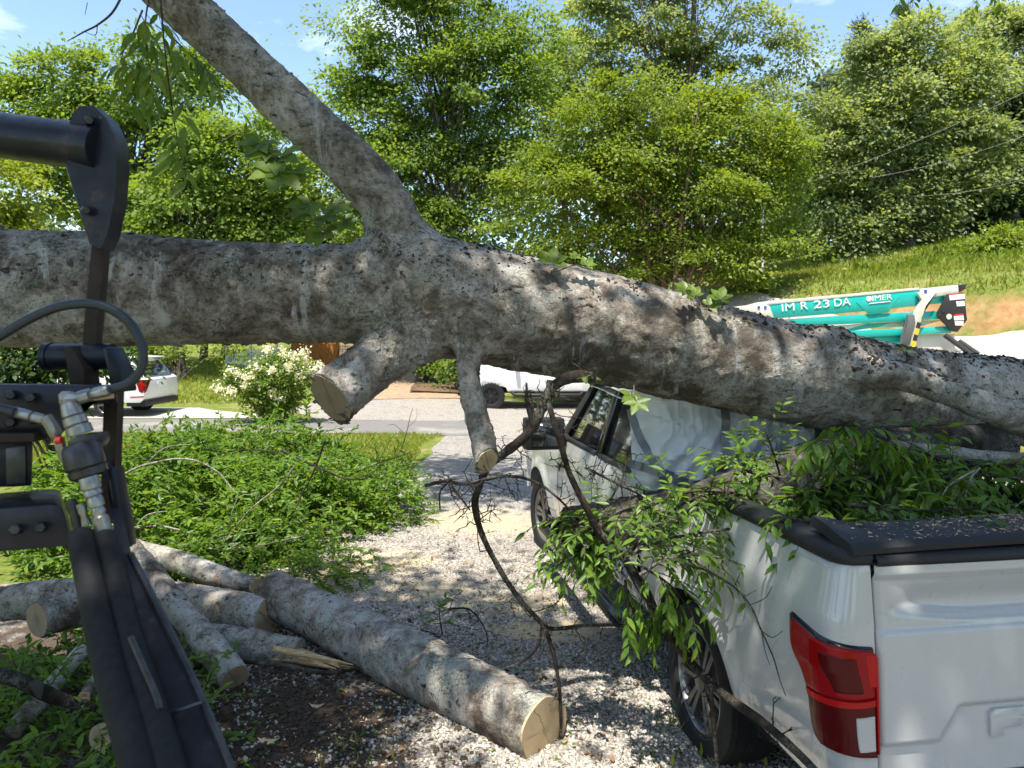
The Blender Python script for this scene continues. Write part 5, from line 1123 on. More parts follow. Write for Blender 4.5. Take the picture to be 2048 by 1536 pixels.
# tail light
bot = .705; L = [(.195, .712), (.235, .735), (.250, .80), (.256, .87), (.290, .945), (.345, 1.00), (.362, 1.06), (.366, 1.135)]; Rg = [(.002, .690), (.002, .75), (.002, .82), (.002, .89), (.002, .96), (.002, 1.02), (.002, 1.055), (.002, 1.088)]
L = np.array(L); Rg = np.array(Rg)
def inset(L, Rg, dl, dr, v0, v1):
    nv = 40; a = spline(L, nv); b = spline(Rg, nv); t = np.linspace(v0, v1, nv) * (nv - 1); ip = lambda c: np.stack([np.interp(t, np.arange(nv), c[:, k]) for k in (0, 1)], -1); a2, b2 = ip(a), ip(b); d = b2 - a2; w = np.linalg.norm(d, axis=1, keepdims=True); return a2 + d / w * dl, b2 - d / w * dr
tl = None
def lamp_part(name, mat, dl, dr, v0, v1, o, parent, u0=0, u1=1, rim=2):
    a, b = inset(L, Rg, dl, dr, v0, v1); u = np.linspace(u0, u1, 28)[:, None, None]; Q = a[None] * (1 - u) + b[None] * u; mb = MB(); base = .002 if parent is truck else .012
    nu, nv = Q.shape[:2]; ka = np.minimum(np.arange(nu), np.arange(nu)[::-1])[:, None]; kb = np.minimum(np.arange(nv), np.arange(nv)[::-1])[None]; k = np.clip(np.minimum(ka, kb) / rim, 0, 1); h = base - .006 + (o - base + .006) * np.sqrt(np.clip(1 - (1 - k) ** 2, 0, 1)); h[0] -= .01; h[-1] -= .01; h[:, 0] -= .01; h[:, -1] -= .01
    mb.grid(skin(Q[..., 0], Q[..., 1], h), flip=False); return mb.build(name, M[mat], parent, smooth=True)
tl = lamp_part('tail_light', 'black_gloss', -.012, 0, -.02 if False else 0, 1, .016, truck)
lamp_part('upper_lens', 'lens_red', .008, .006, .47, .965, .026, tl); lamp_part('lower_lens', 'lens_dark', .006, .006, .035, .455, .026, tl)
lamp_part('brake_lens', 'lens_dark', .008, .006, .52, .87, .0285, tl, .48, .80); lamp_part('side_reflector', 'lens_bright', .008, .006, .55, .92, .0285, tl, .86, .99); lamp_part('lens_divider', 'lens_bright', .006, .006, .43, .475, .0285, tl)
lamp_part('edge_strip', 'lens_bright', .006, .006, .05, .90, .029, tl, .965, .995)
lamp_part('reverse_lens', 'lens_clear', .006, .006, .10, .37, .031, tl, .66, .93)
# rear wheel and front wheel
def wheel(parent, c, fwd, out, R=.40, w=.27, rim_r=.265, spokes=6, tyre='rubber', rim='rim', face=None, name='wheel', blocks=0):
    """c: centre of the wheel; out: outward axis"""
    c = np.asarray(c, float); out = nrm(out); fwd = nrm(fwd); up = np.cross(fwd, out); up = up if up[2] > 0 else -up
    a = np.linspace(0, 2 * math.pi, 61); prof = [(rim_r, .40), (rim_r + .02, .47), (rim_r + .07, .50), (R - .025, .485), (R - .006, .44), (R, .33), (R - .007, .32), (R, .31), (R, .12), (R - .007, .11), (R, .10), (R, -.10), (R - .007, -.11), (R, -.12), (R, -.31), (R - .006, -.44), (R - .03, -.485), (rim_r + .05, -.5), (rim_r, -.42)]
    def ringp(r, o, ang): return c + out * o + r * (np.cos(ang)[:, None] * fwd + np.sin(ang)[:, None] * up)
    mb = MB(); mb.grid(np.stack([ringp(r, o * w, a) for r, o in prof], 0)); ty = None
    if blocks:
        for k in range(blocks):
            for sgn in (-1, 1):
                an = 2 * math.pi * (k + .25 * sgn) / blocks; q = c + out * w * .36 * sgn + (R + .004) * (math.cos(an) * fwd + math.sin(an) * up); mb.box(q, (.07, .035, .018), np.stack([out, -math.sin(an) * fwd + math.cos(an) * up, math.cos(an) * fwd + math.sin(an) * up], 1))
    wt = mb.build(name, M[tyre], parent, smooth=True, auto=30)
    mb = MB(); rp = [(rim_r + .004, .42), (rim_r - .008, .435), (rim_r - .016, .40), (rim_r - .022, .22), (rim_r - .03, -.1)]; mb.grid(np.stack([ringp(r, o * w, a) for r, o in rp], 0)); mb.grid(np.stack([ringp(r, o * w, a) for r, o in ((rim_r - .03, -.08), (.0, -.08))], 0))
    for k in range(spokes):
        for dd in (-.13, .13):
            an = 2 * math.pi * k / spokes; i = np.array([.05 * 1.0, .36 * w]); p0 = c + out * w * .36 + .055 * (math.cos(an + dd * 2) * fwd + math.sin(an + dd * 2) * up); p1 = c + out * w * .40 + (rim_r - .012) * (math.cos(an + dd) * fwd + math.sin(an + dd) * up)
            ax = nrm(p1 - p0); sd = np.cross(ax, out); h = .013 * rim_r / .265
            pr = [p0 - sd * h, p0 + sd * h, p1 + sd * h * 1.3, p1 - sd * h * 1.3]; mb.prism(pr, -out * .035)
    mb.tube([c + out * w * .30, c + out * w * .41, c + out * w * .43], [.062 * rim_r / .265, .058 * rim_r / .265, .045 * rim_r / .265], 18)
    mb.build('rim', M[rim], wt, auto=35)
    mb = MB(); mb.tube([c - out * w * .1, c - out * w * .02], [rim_r * .72] * 2, 24); mb.build('brake_disc', M['steel_dark'], wt, auto=35)
    return wt
wheel(truck, TW(.155, 1.2, .40, False), TF, -TR); wheel(truck, TW(.14, 4.9, .40, False), nrm(TF - .12 * TR), -nrm(TR + .12 * TF)); wheel(truck, TW(1.72, 1.2, .40, False), TF, TR, spokes=5); wheel(truck, TW(1.72, 4.9, .40, False), TF, TR, spokes=5)
mb = MB(); mb.tube([TW(.3, 1.2, .40, False), TW(1.6, 1.2, .40, False)], .06, 10); mb.box(TW(.938, 3.0, .42, False), (1.2, 5.2, .14), np.stack([TR, TF, [0, 0, 1]], 1)); mb.build('chassis', M['steel_dark'], truck, auto=35)
# cab lower body
def cabskin(f, z): 
    o = np.interp(z, [.48, .6, .8, 1.05, 1.2, 1.29], [-.04, -.01, .012, .012, -.005, -.03]); d = np.hypot(f - 4.9, z - .4); o = o + .03 * np.exp(-((d - .49) / .07) ** 2)
    o = o - .07 * np.exp(-((f - 2.25) / .3) ** 2 - ((z - 1.05) / .16) ** 2) - .012 * np.sin(f * 17 + z * 11) * np.exp(-((f - 2.2) / .45) ** 2)   # dented rear door
    taper = .05 * sstep(5.2, 5.85, f); return TW(-o + taper, f, z)
def cabskin_r(f, z):
    o = np.interp(z, [.48, .6, .8, 1.05, 1.2, 1.29], [-.04, -.01, .012, .012, -.005, -.03]); return TW(1.876 + o, f, z)
for nm, f0, f1 in (('rear_door', 2.0, 3.03), ('front_door', 3.045, 4.12), ('fender', 4.135, 5.85)):
    for fn in (cabskin, cabskin_r):
        mb = arch_panel(fn, f0, f1, .50, 1.29, .035, 4.9, .40, .485 if nm == 'fender' else .01); o_ = mb.build(nm, M['white_paint'], truck, smooth=True)
        if fn is cabskin and nm != 'fender':
            mb = MB(); mb.tube([cabskin(f0 + .10, 1.10) - TR * .035, cabskin(f0 + .30, 1.115) - TR * .035], .014, 8); mb.build('handle', M['chrome'], o_, smooth=True)
            mb = MB(); ff = np.linspace(f0 + .03, f1 - .03, 20); mb.grid(np.stack([cabskin(ff, np.full(20, 1.285)) - TR * .004, cabskin(ff, np.full(20, 1.285)) - TR * .008 + [0, 0, .03], cabskin(ff, np.full(20, 1.285)) + TR * .02 + [0, 0, .034]], 1)); mb.build('window_seal', M['black_plastic'], o_, smooth=True)
def pillar(name, pts, mat, inward=.055, thick=.07, right=False):
    q = [TW((1.876 - rr) if right else rr, f, z) for rr, f, z in pts]; mb = MB(); mb.prism(q, (-TR if right else TR) * thick); mb.build(name, M[mat], truck, bevel=.008)
for rt in (False, True):
    pillar('rear_pillar', [(.03, 1.99, 1.28), (.03, 2.30, 1.28), (.14, 2.42, 1.78), (.16, 2.05, 1.78)], 'white_paint', right=rt); pillar('middle_pillar', [(.03, 2.98, 1.29), (.03, 3.10, 1.29), (.16, 3.02, 1.82), (.16, 2.90, 1.82)], 'black_gloss', right=rt)
    pillar('front_pillar', [(.03, 4.02, 1.29), (.03, 4.22, 1.29), (.17, 3.62, 1.84), (.17, 3.50, 1.84)], 'black_plastic', right=rt)
    for f0, f1, f2, f3 in ((2.30, 2.98, 2.90, 2.42), (3.10, 4.06, 3.52, 3.02)):
        q = [TW((1.876 - a) if rt else a, f, z) for a, f, z in ((.06, f0, 1.285), (.06, f1, 1.285), (.185, f2, 1.80), (.185, f3, 1.80))]; mb = MB(); mb.prism(q, (-TR if rt else TR) * .006); mb.build('window', M['glass_dark'], truck)
# roof, hood, windshield, cab back
ff, rr = np.meshgrid(np.linspace(2.02, 3.66, 24), np.linspace(.13, 1.746, 24), indexing='ij'); cr_ = .045 * (1 - ((rr - .938) / .81) ** 4) * (1 - ((ff - 2.85) / .82) ** 6); P3 = TW(rr, ff, 1.835 + cr_) + np.dstack([np.zeros_like(ff)] * 2 + [-.05 * (vnoise(np.dstack([ff, rr, ff * 0]), 2.6, 4) + .4) * sstep(3.4, 2.2, ff)]); mb = MB(); mb.grid(P3, flip=True); mb.grid(P3 - [0, 0, .05]); mb.build('roof', M['white_paint'], truck, smooth=True)
ff, rr = np.meshgrid(np.linspace(4.18, 5.88, 20), np.linspace(.05, 1.826, 20), indexing='ij'); mb = MB(); mb.grid(TW(rr, ff, 1.30 - .06 * sstep(4.9, 5.9, ff) - .03 * ((rr - .938) / .9) ** 6), flip=True); mb.grid(np.stack([TW(np.linspace(.05, 1.826, 20), 5.87, z) for z in (.5, .8, 1.22)], 1)); mb.build('hood', M['white_paint'], truck, smooth=True)
mb = MB(); mb.prism([TW(a, f, z) for a, f, z in ((.10, 4.18, 1.30), (1.776, 4.18, 1.30), (1.68, 3.60, 1.83), (.196, 3.60, 1.83))], -TF * .006); mb.build('windshield', M['glass'], truck)
mb = MB(); mb.prism([TW(a, 2.0, z) for a, z in ((.05, .6), (1.826, .6), (1.84, 1.33), (.04, 1.33))], TF * .05); mb.build('cab_back', M['white_paint'], truck, bevel=.006)
mb = MB(); mb.prism([TW(a, f, z) for a, f, z in ((.16, 2.02, 1.325), (1.716, 2.02, 1.325), (1.66, 2.07, 1.80), (.216, 2.07, 1.80))], TF * .006); mb.build('rear_window', M['glass_dark'], truck)
mb = MB(); mb.grid(TW(np.array([[.1] * 2, [1.776] * 2]), np.array([[2.06, 4.15]] * 2), .62)); mb.build('cab_floor', M['black_plastic'], truck)
for f in (2.55, 3.5):
    for r0 in (.48, 1.40):
        mb = MB(); Rm = np.stack([TR, TF, [0, 0, 1]], 1); mb.box(TW(r0, f, .88, False), (.52, .5, .16), Rm); mb.box(TW(r0, f - .26, 1.15, False), (.5, .13, .55), Rm); mb.box(TW(r0, f - .27, 1.5, False), (.26, .09, .16), Rm); mb.build('seat', M['grey_plastic'], truck, bevel=.03)
mb = MB(); mb.box(TW(.938, 4.0, 1.12, False), (1.65, .34, .26), np.stack([TR, TF, [0, 0, 1]], 1)); mb.build('dashboard', M['black_plastic'], truck, bevel=.04)
# mirrors
def mirror(s):
    c = TW(-.19 if s < 0 else 2.066, 3.92, 1.355, False); Rm = np.stack([TR, TF, [0, 0, 1]], 1); mb = MB(); mb.box(c, (.34, .16, .27), Rm); mb.tube([c - np.array([0, 0, .08]) - TR * s * .10, TW(.04 if s < 0 else 1.836, 4.0, 1.285, False)], [.045, .06], 10); o = mb.build('side_mirror', M['black_plastic'], truck, bevel=.035)
    mb = MB(); mb.box(c - TF * .083, (.25, .006, .20), Rm); mb.build('mirror_glass', M['mirror'], o)
mirror(-1); mirror(1)
# running board
for rt in (False, True):
    mb = MB(); s_ = 1 if not rt else -1; q = lambda f, o: (TW(0 + o if not rt else 1.876 - o, f, .43, False)); mb.tube([q(1.85, .02), q(1.95, -.10), q(2.1, -.12), q(4.2, -.12), q(4.3, -.10), q(4.4, .02)], .055, 14); mb.build('running_board', M['black_gloss'], truck, smooth=True)
# soft tri-fold cover, rear panel slightly lifted
rr = np.linspace(.07, 1.80, 40); prof = [(-.015, 1.425), (-.02, 1.445), (-.005, 1.462), (.04, 1.466), (.09, 1.468), (.16, 1.470), (.235, 1.470), (.25, 1.455), (.25, 1.43)]
sl = lambda r, f: .055 * sstep(.30, .0, r) * sstep(-.05, .30, f) - .012 * ((r - .938) / .87) ** 2
mb = MB(); mb.grid(np.stack([TW(rr + (.0 if 1 else 0), np.full(40, f) + .10 * sstep(.30, .05, rr) * (f < .3) * 0, z + sl(rr, f), False) for f, z in prof], 1), flip=True)
PF = np.array(prof); mb.grid(np.stack([TW(np.full(9, rr[0]), PF[:, 0], PF[:, 1] + sl(rr[0], PF[:, 0]), False), TW(np.full(9, rr[0]), PF[:, 0], 1.425 + sl(rr[0], PF[:, 0]), False)], 1))
mb.build('bed_cover', M['cover'], truck, smooth=True, auto=50)
mb = MB(); mb.grid(np.stack([TW(rr, f, z) for f, z in ((.50, 1.34), (.52, 1.36), (.56, 1.365), (1.0, 1.28), (1.02, 1.25))], 1), flip=True); mb.build('bed_cover', M['cover'], truck, smooth=True, auto=50)
# sawdust on the cover
rg = np.random.default_rng(9); n = 2600; r0 = rg.uniform(.10, 1.78, n); f0 = rg.uniform(-.0, .235, n); k = (rg.random(n) < .18 + .82 * sstep(.35, .9, r0)) & (vnoise(np.c_[r0 * 3, f0 * 8, r0 * 0], 1.4, 6) > -.35); r0, f0 = r0[k], f0[k]; n = len(r0)
z0 = np.interp(f0, PF[2:7, 0], PF[2:7, 1]) + sl(r0, f0) + .0025; mb = MB(); add_leaves(mb, TW(r0, f0, z0, False), np.c_[rg.normal(size=(n, 2)), rg.normal(size=n) * .1], np.c_[rg.normal(size=(n, 2)) * .15, np.ones(n)], rg.gamma(2, .0035, n) + .003, rg.random(n), .9)
o_ = mb.build('sawdust', M['wood_chip'], kind='stuff'); 
# plastic sheet taped over the broken rear window
ru = np.linspace(-.02, 1.86, 200); zv = np.linspace(1.25, 1.86, 90); RU, ZV = np.meshgrid(ru, zv, indexing='ij'); q3 = np.dstack([RU, ZV, RU * 0])
belly = .05 * np.sin(np.clip((ZV - 1.25) / .55, 0, 1) * math.pi) * (.55 + .45 * np.abs(np.sin(RU * 3.6 + .2))); wr = .020 * vnoise(q3 * [1, .35, 1], 13, 3) + .011 * vnoise(q3 * [1, .5, 1], 30, 5) + .016 * np.sin(RU * 40 + ZV * 30 + 4 * vnoise(q3, 3, 8)) * sstep(1.45, 1.25, ZV)
fold = .012 * np.sin((RU * 1.1 - ZV) * 38 + 5 * vnoise(q3, 2.2, 12)) * (vnoise(q3, 3, 17) > -.1)
cre = (1 - np.abs(vnoise(q3 * [1, .55, 1] + .06 * vnoise(q3, 5, 31)[..., None], 7, 21))) ** 5 + .7 * (1 - np.abs(vnoise(q3 * [1.3, .5, 1], 17, 23))) ** 5
FV = np.minimum(1.935 - belly * 1.1 - wr * 1.0 - fold * 1.2 - .024 * cre, 1.965); wrap = sstep(.10, -.02, RU); low = -.05 * np.exp(-((RU - .45) / .25) ** 2) * (ZV < 1.3)
def sheetF(r, z): i = int(np.clip(np.searchsorted(ru, r), 0, 199)); j = int(np.clip(np.searchsorted(zv, z), 0, 89)); return float(FV[max(i-3,0):i+4, max(j-3,0):j+4].min() + .12 * wrap[i, j])
sh = MB(); sh.grid(TW(RU - .035 * wrap, FV + .12 * wrap, ZV, False), flip=True); o_ = sh.build('plastic_sheet', M['sheet'], smooth=True); tag(o_, 'wrinkled white plastic sheet taped over the smashed rear window of the pickup', 'plastic sheet')
def tape(label, pts, w=.05):
    c3 = spline(pts, 14); q = np.array([TW(r - .035 * sstep(.10, -.02, r), sheetF(r, z) - .006, z, False) for r, f, z in c3]); t = nrm(np.gradient(q, axis=0)); sd = nrm(np.cross(t, TF)); mb = MB(); off = -TF * .004; 
    mb.grid(np.stack([q - sd * w / 2, q - sd * w / 2 + off, q + sd * w / 2 + off, q + sd * w / 2, q - sd * w / 2], 1)); o = mb.build('tape_strip', M['tape'], smooth=True, auto=40); tag(o, label, 'tape', 'tape strips on the plastic sheet')
tape('grey tape running down the left edge of the plastic sheet', [(-.03, 1.93, 1.75), (.02, 1.90, 1.55), (.06, 1.89, 1.42), (.12, 1.89, 1.30)]); tape('short grey tape end pointing left onto the white pillar', [(-.05, 1.94, 1.42), (.05, 1.90, 1.385), (.16, 1.885, 1.35)])
tape('grey tape slanting along the bottom of the plastic sheet', [(.10, 1.885, 1.37), (.22, 1.875, 1.31), (.40, 1.87, 1.27)], .06); tape('vertical grey tape across the middle of the plastic sheet', [(.50, 1.875, 1.80), (.49, 1.845, 1.55), (.47, 1.86, 1.28)], .055); tape('vertical grey tape at the right of the plastic sheet, next to the leaves', [(1.08, 1.88, 1.80), (1.10, 1.85, 1.55), (1.12, 1.86, 1.28)], .055)
# ------------------------------------------------------------------ dark machine arm holding the tree, close on the left
mach = thing('grapple_machine', 'black hydraulic grapple arm close to the camera at the left edge', 'machine', P(150, 1100, 1.6))
def MP(l, D, back=.0): return [P(a, b, D) for a, b in l]
def mpart(name, mat, fn, bevel=0, auto=35, parent=None): mb = MB(); fn(mb); return mb.build(name, M[mat], parent or mach, bevel=bevel, auto=auto)
mpart('cross_tube', 'machine', lambda m: m.tube([P(-160, 252, 2.0), P(-60, 262, 1.97), P(60, 279, 1.93), P(206, 297, 1.88)], .057, 28))
mpart('claw_plate', 'machine', lambda m: m.prism(MP([(132, 262), (146, 226), (158, 212), (178, 213), (205, 240), (221, 275), (226, 325), (221, 400), (206, 468), (193, 494), (180, 489), (168, 450), (150, 388), (134, 340)], 1.86), [-.03, .05, .01]))
mpart('claw_edge', 'machine', lambda m: [m.grid(np.array([[q[0] + o for o in ([0, 0, 0], [0, .06, .0])] + [q[1] + [0, .06, 0], q[1], q[0]] for q in zip(MP([(176, 211), (205, 239), (221, 275), (226, 325), (221, 400), (206, 468), (193, 495)], 1.852), MP([(186, 210), (213, 238), (230, 275), (234, 330), (229, 402), (214, 471), (201, 497)], 1.852))]))])
mpart('tine', 'rust', lambda m: m.prism(MP([(183, 488), (208, 492), (204, 560), (196, 640), (190, 712), (163, 712), (168, 640), (176, 560)], 1.92), [0, .03, 0]), .004)
mpart('pivot_pin', 'machine', lambda m: m.tube([P(98, 714, 1.93), P(226, 713, 1.93)], [.034, .034], 24))
mpart('pin_head', 'machine', lambda m: m.tube([P(92, 714, 1.93), P(104, 714, 1.93)], [.037, .037], 24))
mpart('pivot_lug', 'rust', lambda m: m.prism(MP([(128, 694), (142, 692), (166, 735), (170, 780), (140, 780), (136, 740)], 1.88), [.012, .05, 0]), .004)
mpart('pivot_lug', 'machine', lambda m: m.prism(MP([(204, 696), (216, 694), (240, 742), (246, 784), (222, 784), (214, 740)], 1.88), [.012, .05, 0]), .004)
mpart('upper_beam', 'machine', lambda m: m.prism(MP([(-160, 766), (232, 770), (236, 806), (150, 812), (122, 872), (-160, 884)], 1.72), [-.105, .20, -.012]), .008)
mpart('beam_flange', 'rust', lambda m: m.prism(MP([(-160, 868), (68, 866), (70, 884), (-160, 888)], 1.70), [0, .05, 0]), .003)
mpart('tan_plate', 'tan_plate', lambda m: m.prism(MP([(150, 797), (222, 779), (224, 797), (152, 806)], 1.69), [0, .012, 0]), .002)
mpart('hanger_bar', 'rust', lambda m: m.prism(MP([(208, 775), (236, 778), (231, 900), (226, 1040), (200, 1030), (205, 900)], 1.78), [0, .03, 0]), .004)
mpart('column', 'machine', lambda m: m.prism(MP([(-160, 878), (66, 880), (64, 972), (-160, 980)], 1.74), [-.08, .12, -.02]), .006)
mpart('column_gusset', 'steel_dark', lambda m: m.prism(MP([(10, 896), (50, 890), (52, 968), (12, 970)], 1.735), [0, .02, 0]), .003)
mpart('lower_beam', 'machine', lambda m: m.prism(MP([(-160, 1030), (100, 1008), (122, 1010), (150, 1092), (-160, 1118)], 1.58), [-.16, .26, -.02]), .008)
mpart('hose', 'hose', lambda m: m.tube(spline(MP([(-90, 730), (-30, 690), (0, 672), (60, 637), (120, 613), (185, 608), (238, 627), (272, 664), (286, 708), (280, 742), (256, 768), (222, 779)], 1.65), 60), .0105, 14))
mpart('hose', 'hose', lambda m: m.tube(spline(MP([(-90, 790), (-30, 808), (30, 824)], 1.63), 10), .0105, 14))
def fit(name, pts, mat='zinc', D=1.64, seg=16): return mpart(name, mat, lambda m: m.tube([P(a, b, D) for a, b, _ in pts], [r * D / FPX for *_, r in pts], seg))
fit('hose_fitting', [(219, 780, 10), (216, 781, 12), (190, 787, 11.5), (186, 788, 9), (182, 789, 9), (181, 789, 13), (160, 795, 13), (158, 796, 8)])
fit('elbow_fitting', [(160, 796, 9), (140, 797, 15), (128, 797, 15), (128, 800, 10)], seg=8); fit('elbow_fitting', [(132, 786, 14), (136, 803, 16), (140, 815, 13)], seg=8)
fit('hose_fitting', [(26, 823, 9), (30, 824, 11), (62, 832, 11), (64, 833, 7), (68, 834, 11), (88, 839, 11), (92, 840, 6)]); fit('elbow_fitting', [(92, 834, 13), (104, 852, 13), (112, 870, 12), (114, 876, 8), (118, 878, 11), (124, 900, 10), (128, 922, 9)], seg=8)
fit('swivel_fitting', [(138, 806, 16), (140, 812, 18), (146, 830, 20), (147, 832, 17), (148, 834, 22), (153, 848, 23), (154, 850, 19), (156, 853, 24), (161, 868, 25)], D=1.63, seg=20)
mpart('valve_cap', 'steel_dark', lambda m: m.prism(MP([(132, 884), (150, 872), (188, 868), (192, 884), (186, 900), (140, 902)], 1.60), [0, .06, 0]), .004)
fit('valve_body', [(160, 886, 30), (163, 896, 36), (168, 920, 38), (171, 932, 38), (172, 934, 33), (173, 936, 33), (174, 938, 37), (178, 950, 36), (180, 956, 26)], 'steel_dark', 1.60, 24)
fit('red_cap', [(112, 882, 7), (124, 880, 8)], 'red', 1.61, 10)
fit('swivel_fitting', [(176, 954, 18), (180, 966, 20), (182, 976, 20), (183, 978, 15), (185, 984, 18), (187, 990, 18), (188, 992, 13), (190, 998, 16), (193, 1012, 16), (194, 1014, 11), (197, 1022, 14), (199, 1030, 12), (200, 1034, 16), (212, 1078, 18)], D=1.57, seg=14)
fit('swivel_fitting', [(140, 1000, 10), (146, 1015, 12), (150, 1030, 9), (156, 1050, 11), (162, 1080, 11)], 'steel_dark', 1.58, 12); fit('swivel_fitting', [(160, 1008, 8), (166, 1024, 10), (168, 1030, 7), (174, 1050, 10)], 'zinc', 1.57, 10)
mpart('hose_sleeve', 'rubber', lambda m: m.tube(spline([P(209, 1072, 1.56), P(228, 1140, 1.50), P(262, 1280, 1.38), P(318, 1460, 1.24), P(370, 1640, 1.12)], 24), np.linspace(.021, .026, 24), 18))
mpart('hose_sleeve', 'rubber', lambda m: m.tube(spline([P(160, 1070, 1.55), P(186, 1180, 1.46), P(222, 1330, 1.34), P(276, 1500, 1.22), P(320, 1660, 1.12)], 24), np.linspace(.026, .038, 24), 18))
mpart('hose_sleeve', 'rust', lambda m: m.tube(spline([P(186, 1080, 1.60), P(208, 1170, 1.52), P(244, 1320, 1.42), P(300, 1500, 1.28), P(345, 1660, 1.16)], 24), np.linspace(.022, .034, 24), 18))
for (a, b, D) in ((20, 790, 1.715), (60, 795, 1.715), (20, 845, 1.715), (66, 838, 1.715), (178, 240, 1.852), (172, 420, 1.852), (30, 1060, 1.575), (80, 1055, 1.575)):
    mpart('bolt', 'steel_dark', lambda m: m.tube([P(a, b, D), P(a, b, D - .004), P(a, b, D - .014), P(a, b, D - .015)], [.013, .013, .010, .0085], 6))
def arm(m):
    A = [(P(205, 905, 1.70), P(228, 935, 1.70)), (P(232, 1090, 1.56), P(262, 1105, 1.56)), (P(300, 1330, 1.36), P(372, 1330, 1.36)), (P(385, 1620, 1.15), P(505, 1620, 1.15))]
    for (a, b), (c, d) in zip(A[:-1], A[1:]):
        bk = np.array([-.05, .10, -.05]); V = np.array([a, b, b + bk, a + bk, c, d, d + bk, c + bk]); m.add(V, [[0, 1, 5, 4], [1, 2, 6, 5], [2, 3, 7, 6], [3, 0, 4, 7]])
    m.add(np.array([A[-1][0], A[-1][1], A[-1][1] + [-.05, .10, -.05], A[-1][0] + [-.05, .10, -.05]]), [[0, 1, 2, 3]])
mpart('arm_beam', 'machine', arm)
mpart('arm_rib', 'steel_dark', lambda m: m.tube(spline([P(262, 1110, 1.55), P(318, 1220, 1.44), P(372, 1330, 1.355), P(430, 1460, 1.25), P(470, 1560, 1.19)], 16), .008, 8))
mpart('weld_seam', 'steel_dark', lambda m: m.tube([P(322, 1432, 1.275), P(360, 1420, 1.27), P(406, 1404, 1.27)], .004, 8))
mpart('side_strut', 'machine', lambda m: m.prism(MP([(214, 940), (224, 936), (244, 1040), (252, 1100), (238, 1098), (226, 1040)], 1.62), [0, .05, 0]), .003)
mpart('lever_rod', 'steel_dark', lambda m: m.tube(spline([P(262, 1275, 1.34), P(290, 1340, 1.30), P(312, 1390, 1.27), P(320, 1420, 1.25)], 10), .006, 8))

# ------------------------------------------------------------------ distant vehicles
def arch_pts(xc, zc, R, z0, n=12):
    a0 = math.asin(min(1, max(-1, (z0 - zc) / R))); a = np.linspace(math.pi - a0, a0, n); return [(xc + R * math.cos(t), zc + R * math.sin(t)) for t in a]
def extr(mb, o, ax, lat, pts, y0, y1):
    p = [o + x * ax + z * np.array([0, 0, 1.]) + y0 * lat for x, z in pts]; return mb.prism(p, lat * (y1 - y0))
# white pickup parked side on, facing left
wp = thing('white_pickup', 'white pickup with black rims parked side on, beyond the hanging stub', 'pickup truck', (P(982, 822, 21.6)[0], 22.5, 0))
o = np.array([P(982, 822, 21.6)[0], 21.6, 0.0]); ax = nrm(np.array([1.0, .05, 0])); lat = np.array([-ax[1], ax[0], 0])
body = [(-.70, .52), (-.74, .95), (-.66, 1.18), (-.05, 1.30), (.45, 1.33), (2.75, 1.35), (2.78, 1.36), (4.75, 1.36), (4.85, 1.3), (4.83, .62)] + [(x, z) for x, z in arch_pts(3.75, .42, .50, .55)][::-1] + [(x, z) for x, z in arch_pts(0, .42, .50, .55)][::-1]
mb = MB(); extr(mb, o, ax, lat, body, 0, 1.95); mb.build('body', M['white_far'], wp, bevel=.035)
mb = MB(); extr(mb, o, ax, lat, [(.62, 1.34), (1.35, 1.90), (1.6, 1.95), (2.45, 1.93), (2.72, 1.34)], .13, 1.82); mb.build('cabin', M['white_far'], wp, bevel=.05)
for nm, pts in (('window', [(.86, 1.36), (1.38, 1.82), (1.66, 1.85), (1.66, 1.36)]), ('window', [(1.76, 1.36), (1.76, 1.85), (2.36, 1.84), (2.52, 1.36)])):
    mb = MB(); extr(mb, o, ax, lat, pts, .122, .128); mb.build(nm, M['glass_dark'], wp)
for x0, x1 in ((.52, 1.60), (1.62, 2.66)):
    mb = MB(); extr(mb, o, ax, lat, [(x0, .58), (x0, 1.335), (x1, 1.34), (x1, .58)], -.012, .002); d = mb.build('door', M['white_far'], wp, bevel=.005)
    mb = MB(); extr(mb, o, ax, lat, [(x1 - .30, 1.10), (x1 - .30, 1.14), (x1 - .08, 1.15), (x1 - .08, 1.11)], -.045, -.012); mb.build('handle', M['chrome'], d, bevel=.008)
mb = MB(); extr(mb, o, ax, lat, [(1.78, 1.02), (1.82, 1.13), (1.95, 1.18), (2.10, 1.15), (2.22, 1.20), (2.30, 1.12), (2.15, 1.08), (2.05, .99), (1.95, 1.05)], -.018, -.013); mb.build('door_emblem', M['green_print'], wp)
mb = MB(); mb.tube([o + ax * .62 + lat * -.02 + [0, 0, .50], o + ax * .70 - lat * .14 + [0, 0, .45], o + ax * 2.55 - lat * .14 + [0, 0, .45], o + ax * 2.65 - lat * .02 + [0, 0, .50]], .045, 10); mb.tube([o + ax * .9 - lat * .14 + [0, 0, .43], o + ax * 1.0 - lat * .16 + [0, 0, .36], o + ax * 1.5 - lat * .16 + [0, 0, .36], o + ax * 1.6 - lat * .14 + [0, 0, .43]], .025, 8); mb.build('running_board', M['black_plastic'], wp, smooth=True)
mb = MB(); mb.box(o + ax * .72 - lat * .14 + [0, 0, 1.46], (.12, .22, .22), np.stack([ax, lat, [0, 0, 1]], 1)); mb.build('side_mirror', M['black_plastic'], wp, bevel=.03)
for xw in (0, 3.75):
    for y0, sg in ((.12, -1), (1.83, 1)):
        wheel(wp, o + ax * xw + lat * y0 + [0, 0, .40], ax, lat * sg, R=.40, w=.28, rim_r=.23, spokes=7, rim='rim_dark', blocks=26)
mb = MB()
for xw in (0, 3.75): mb.box(o + ax * xw + lat * .975 + [0, 0, .72], (1.06, 1.36, .44), np.stack([ax, lat, [0, 0, 1]], 1))
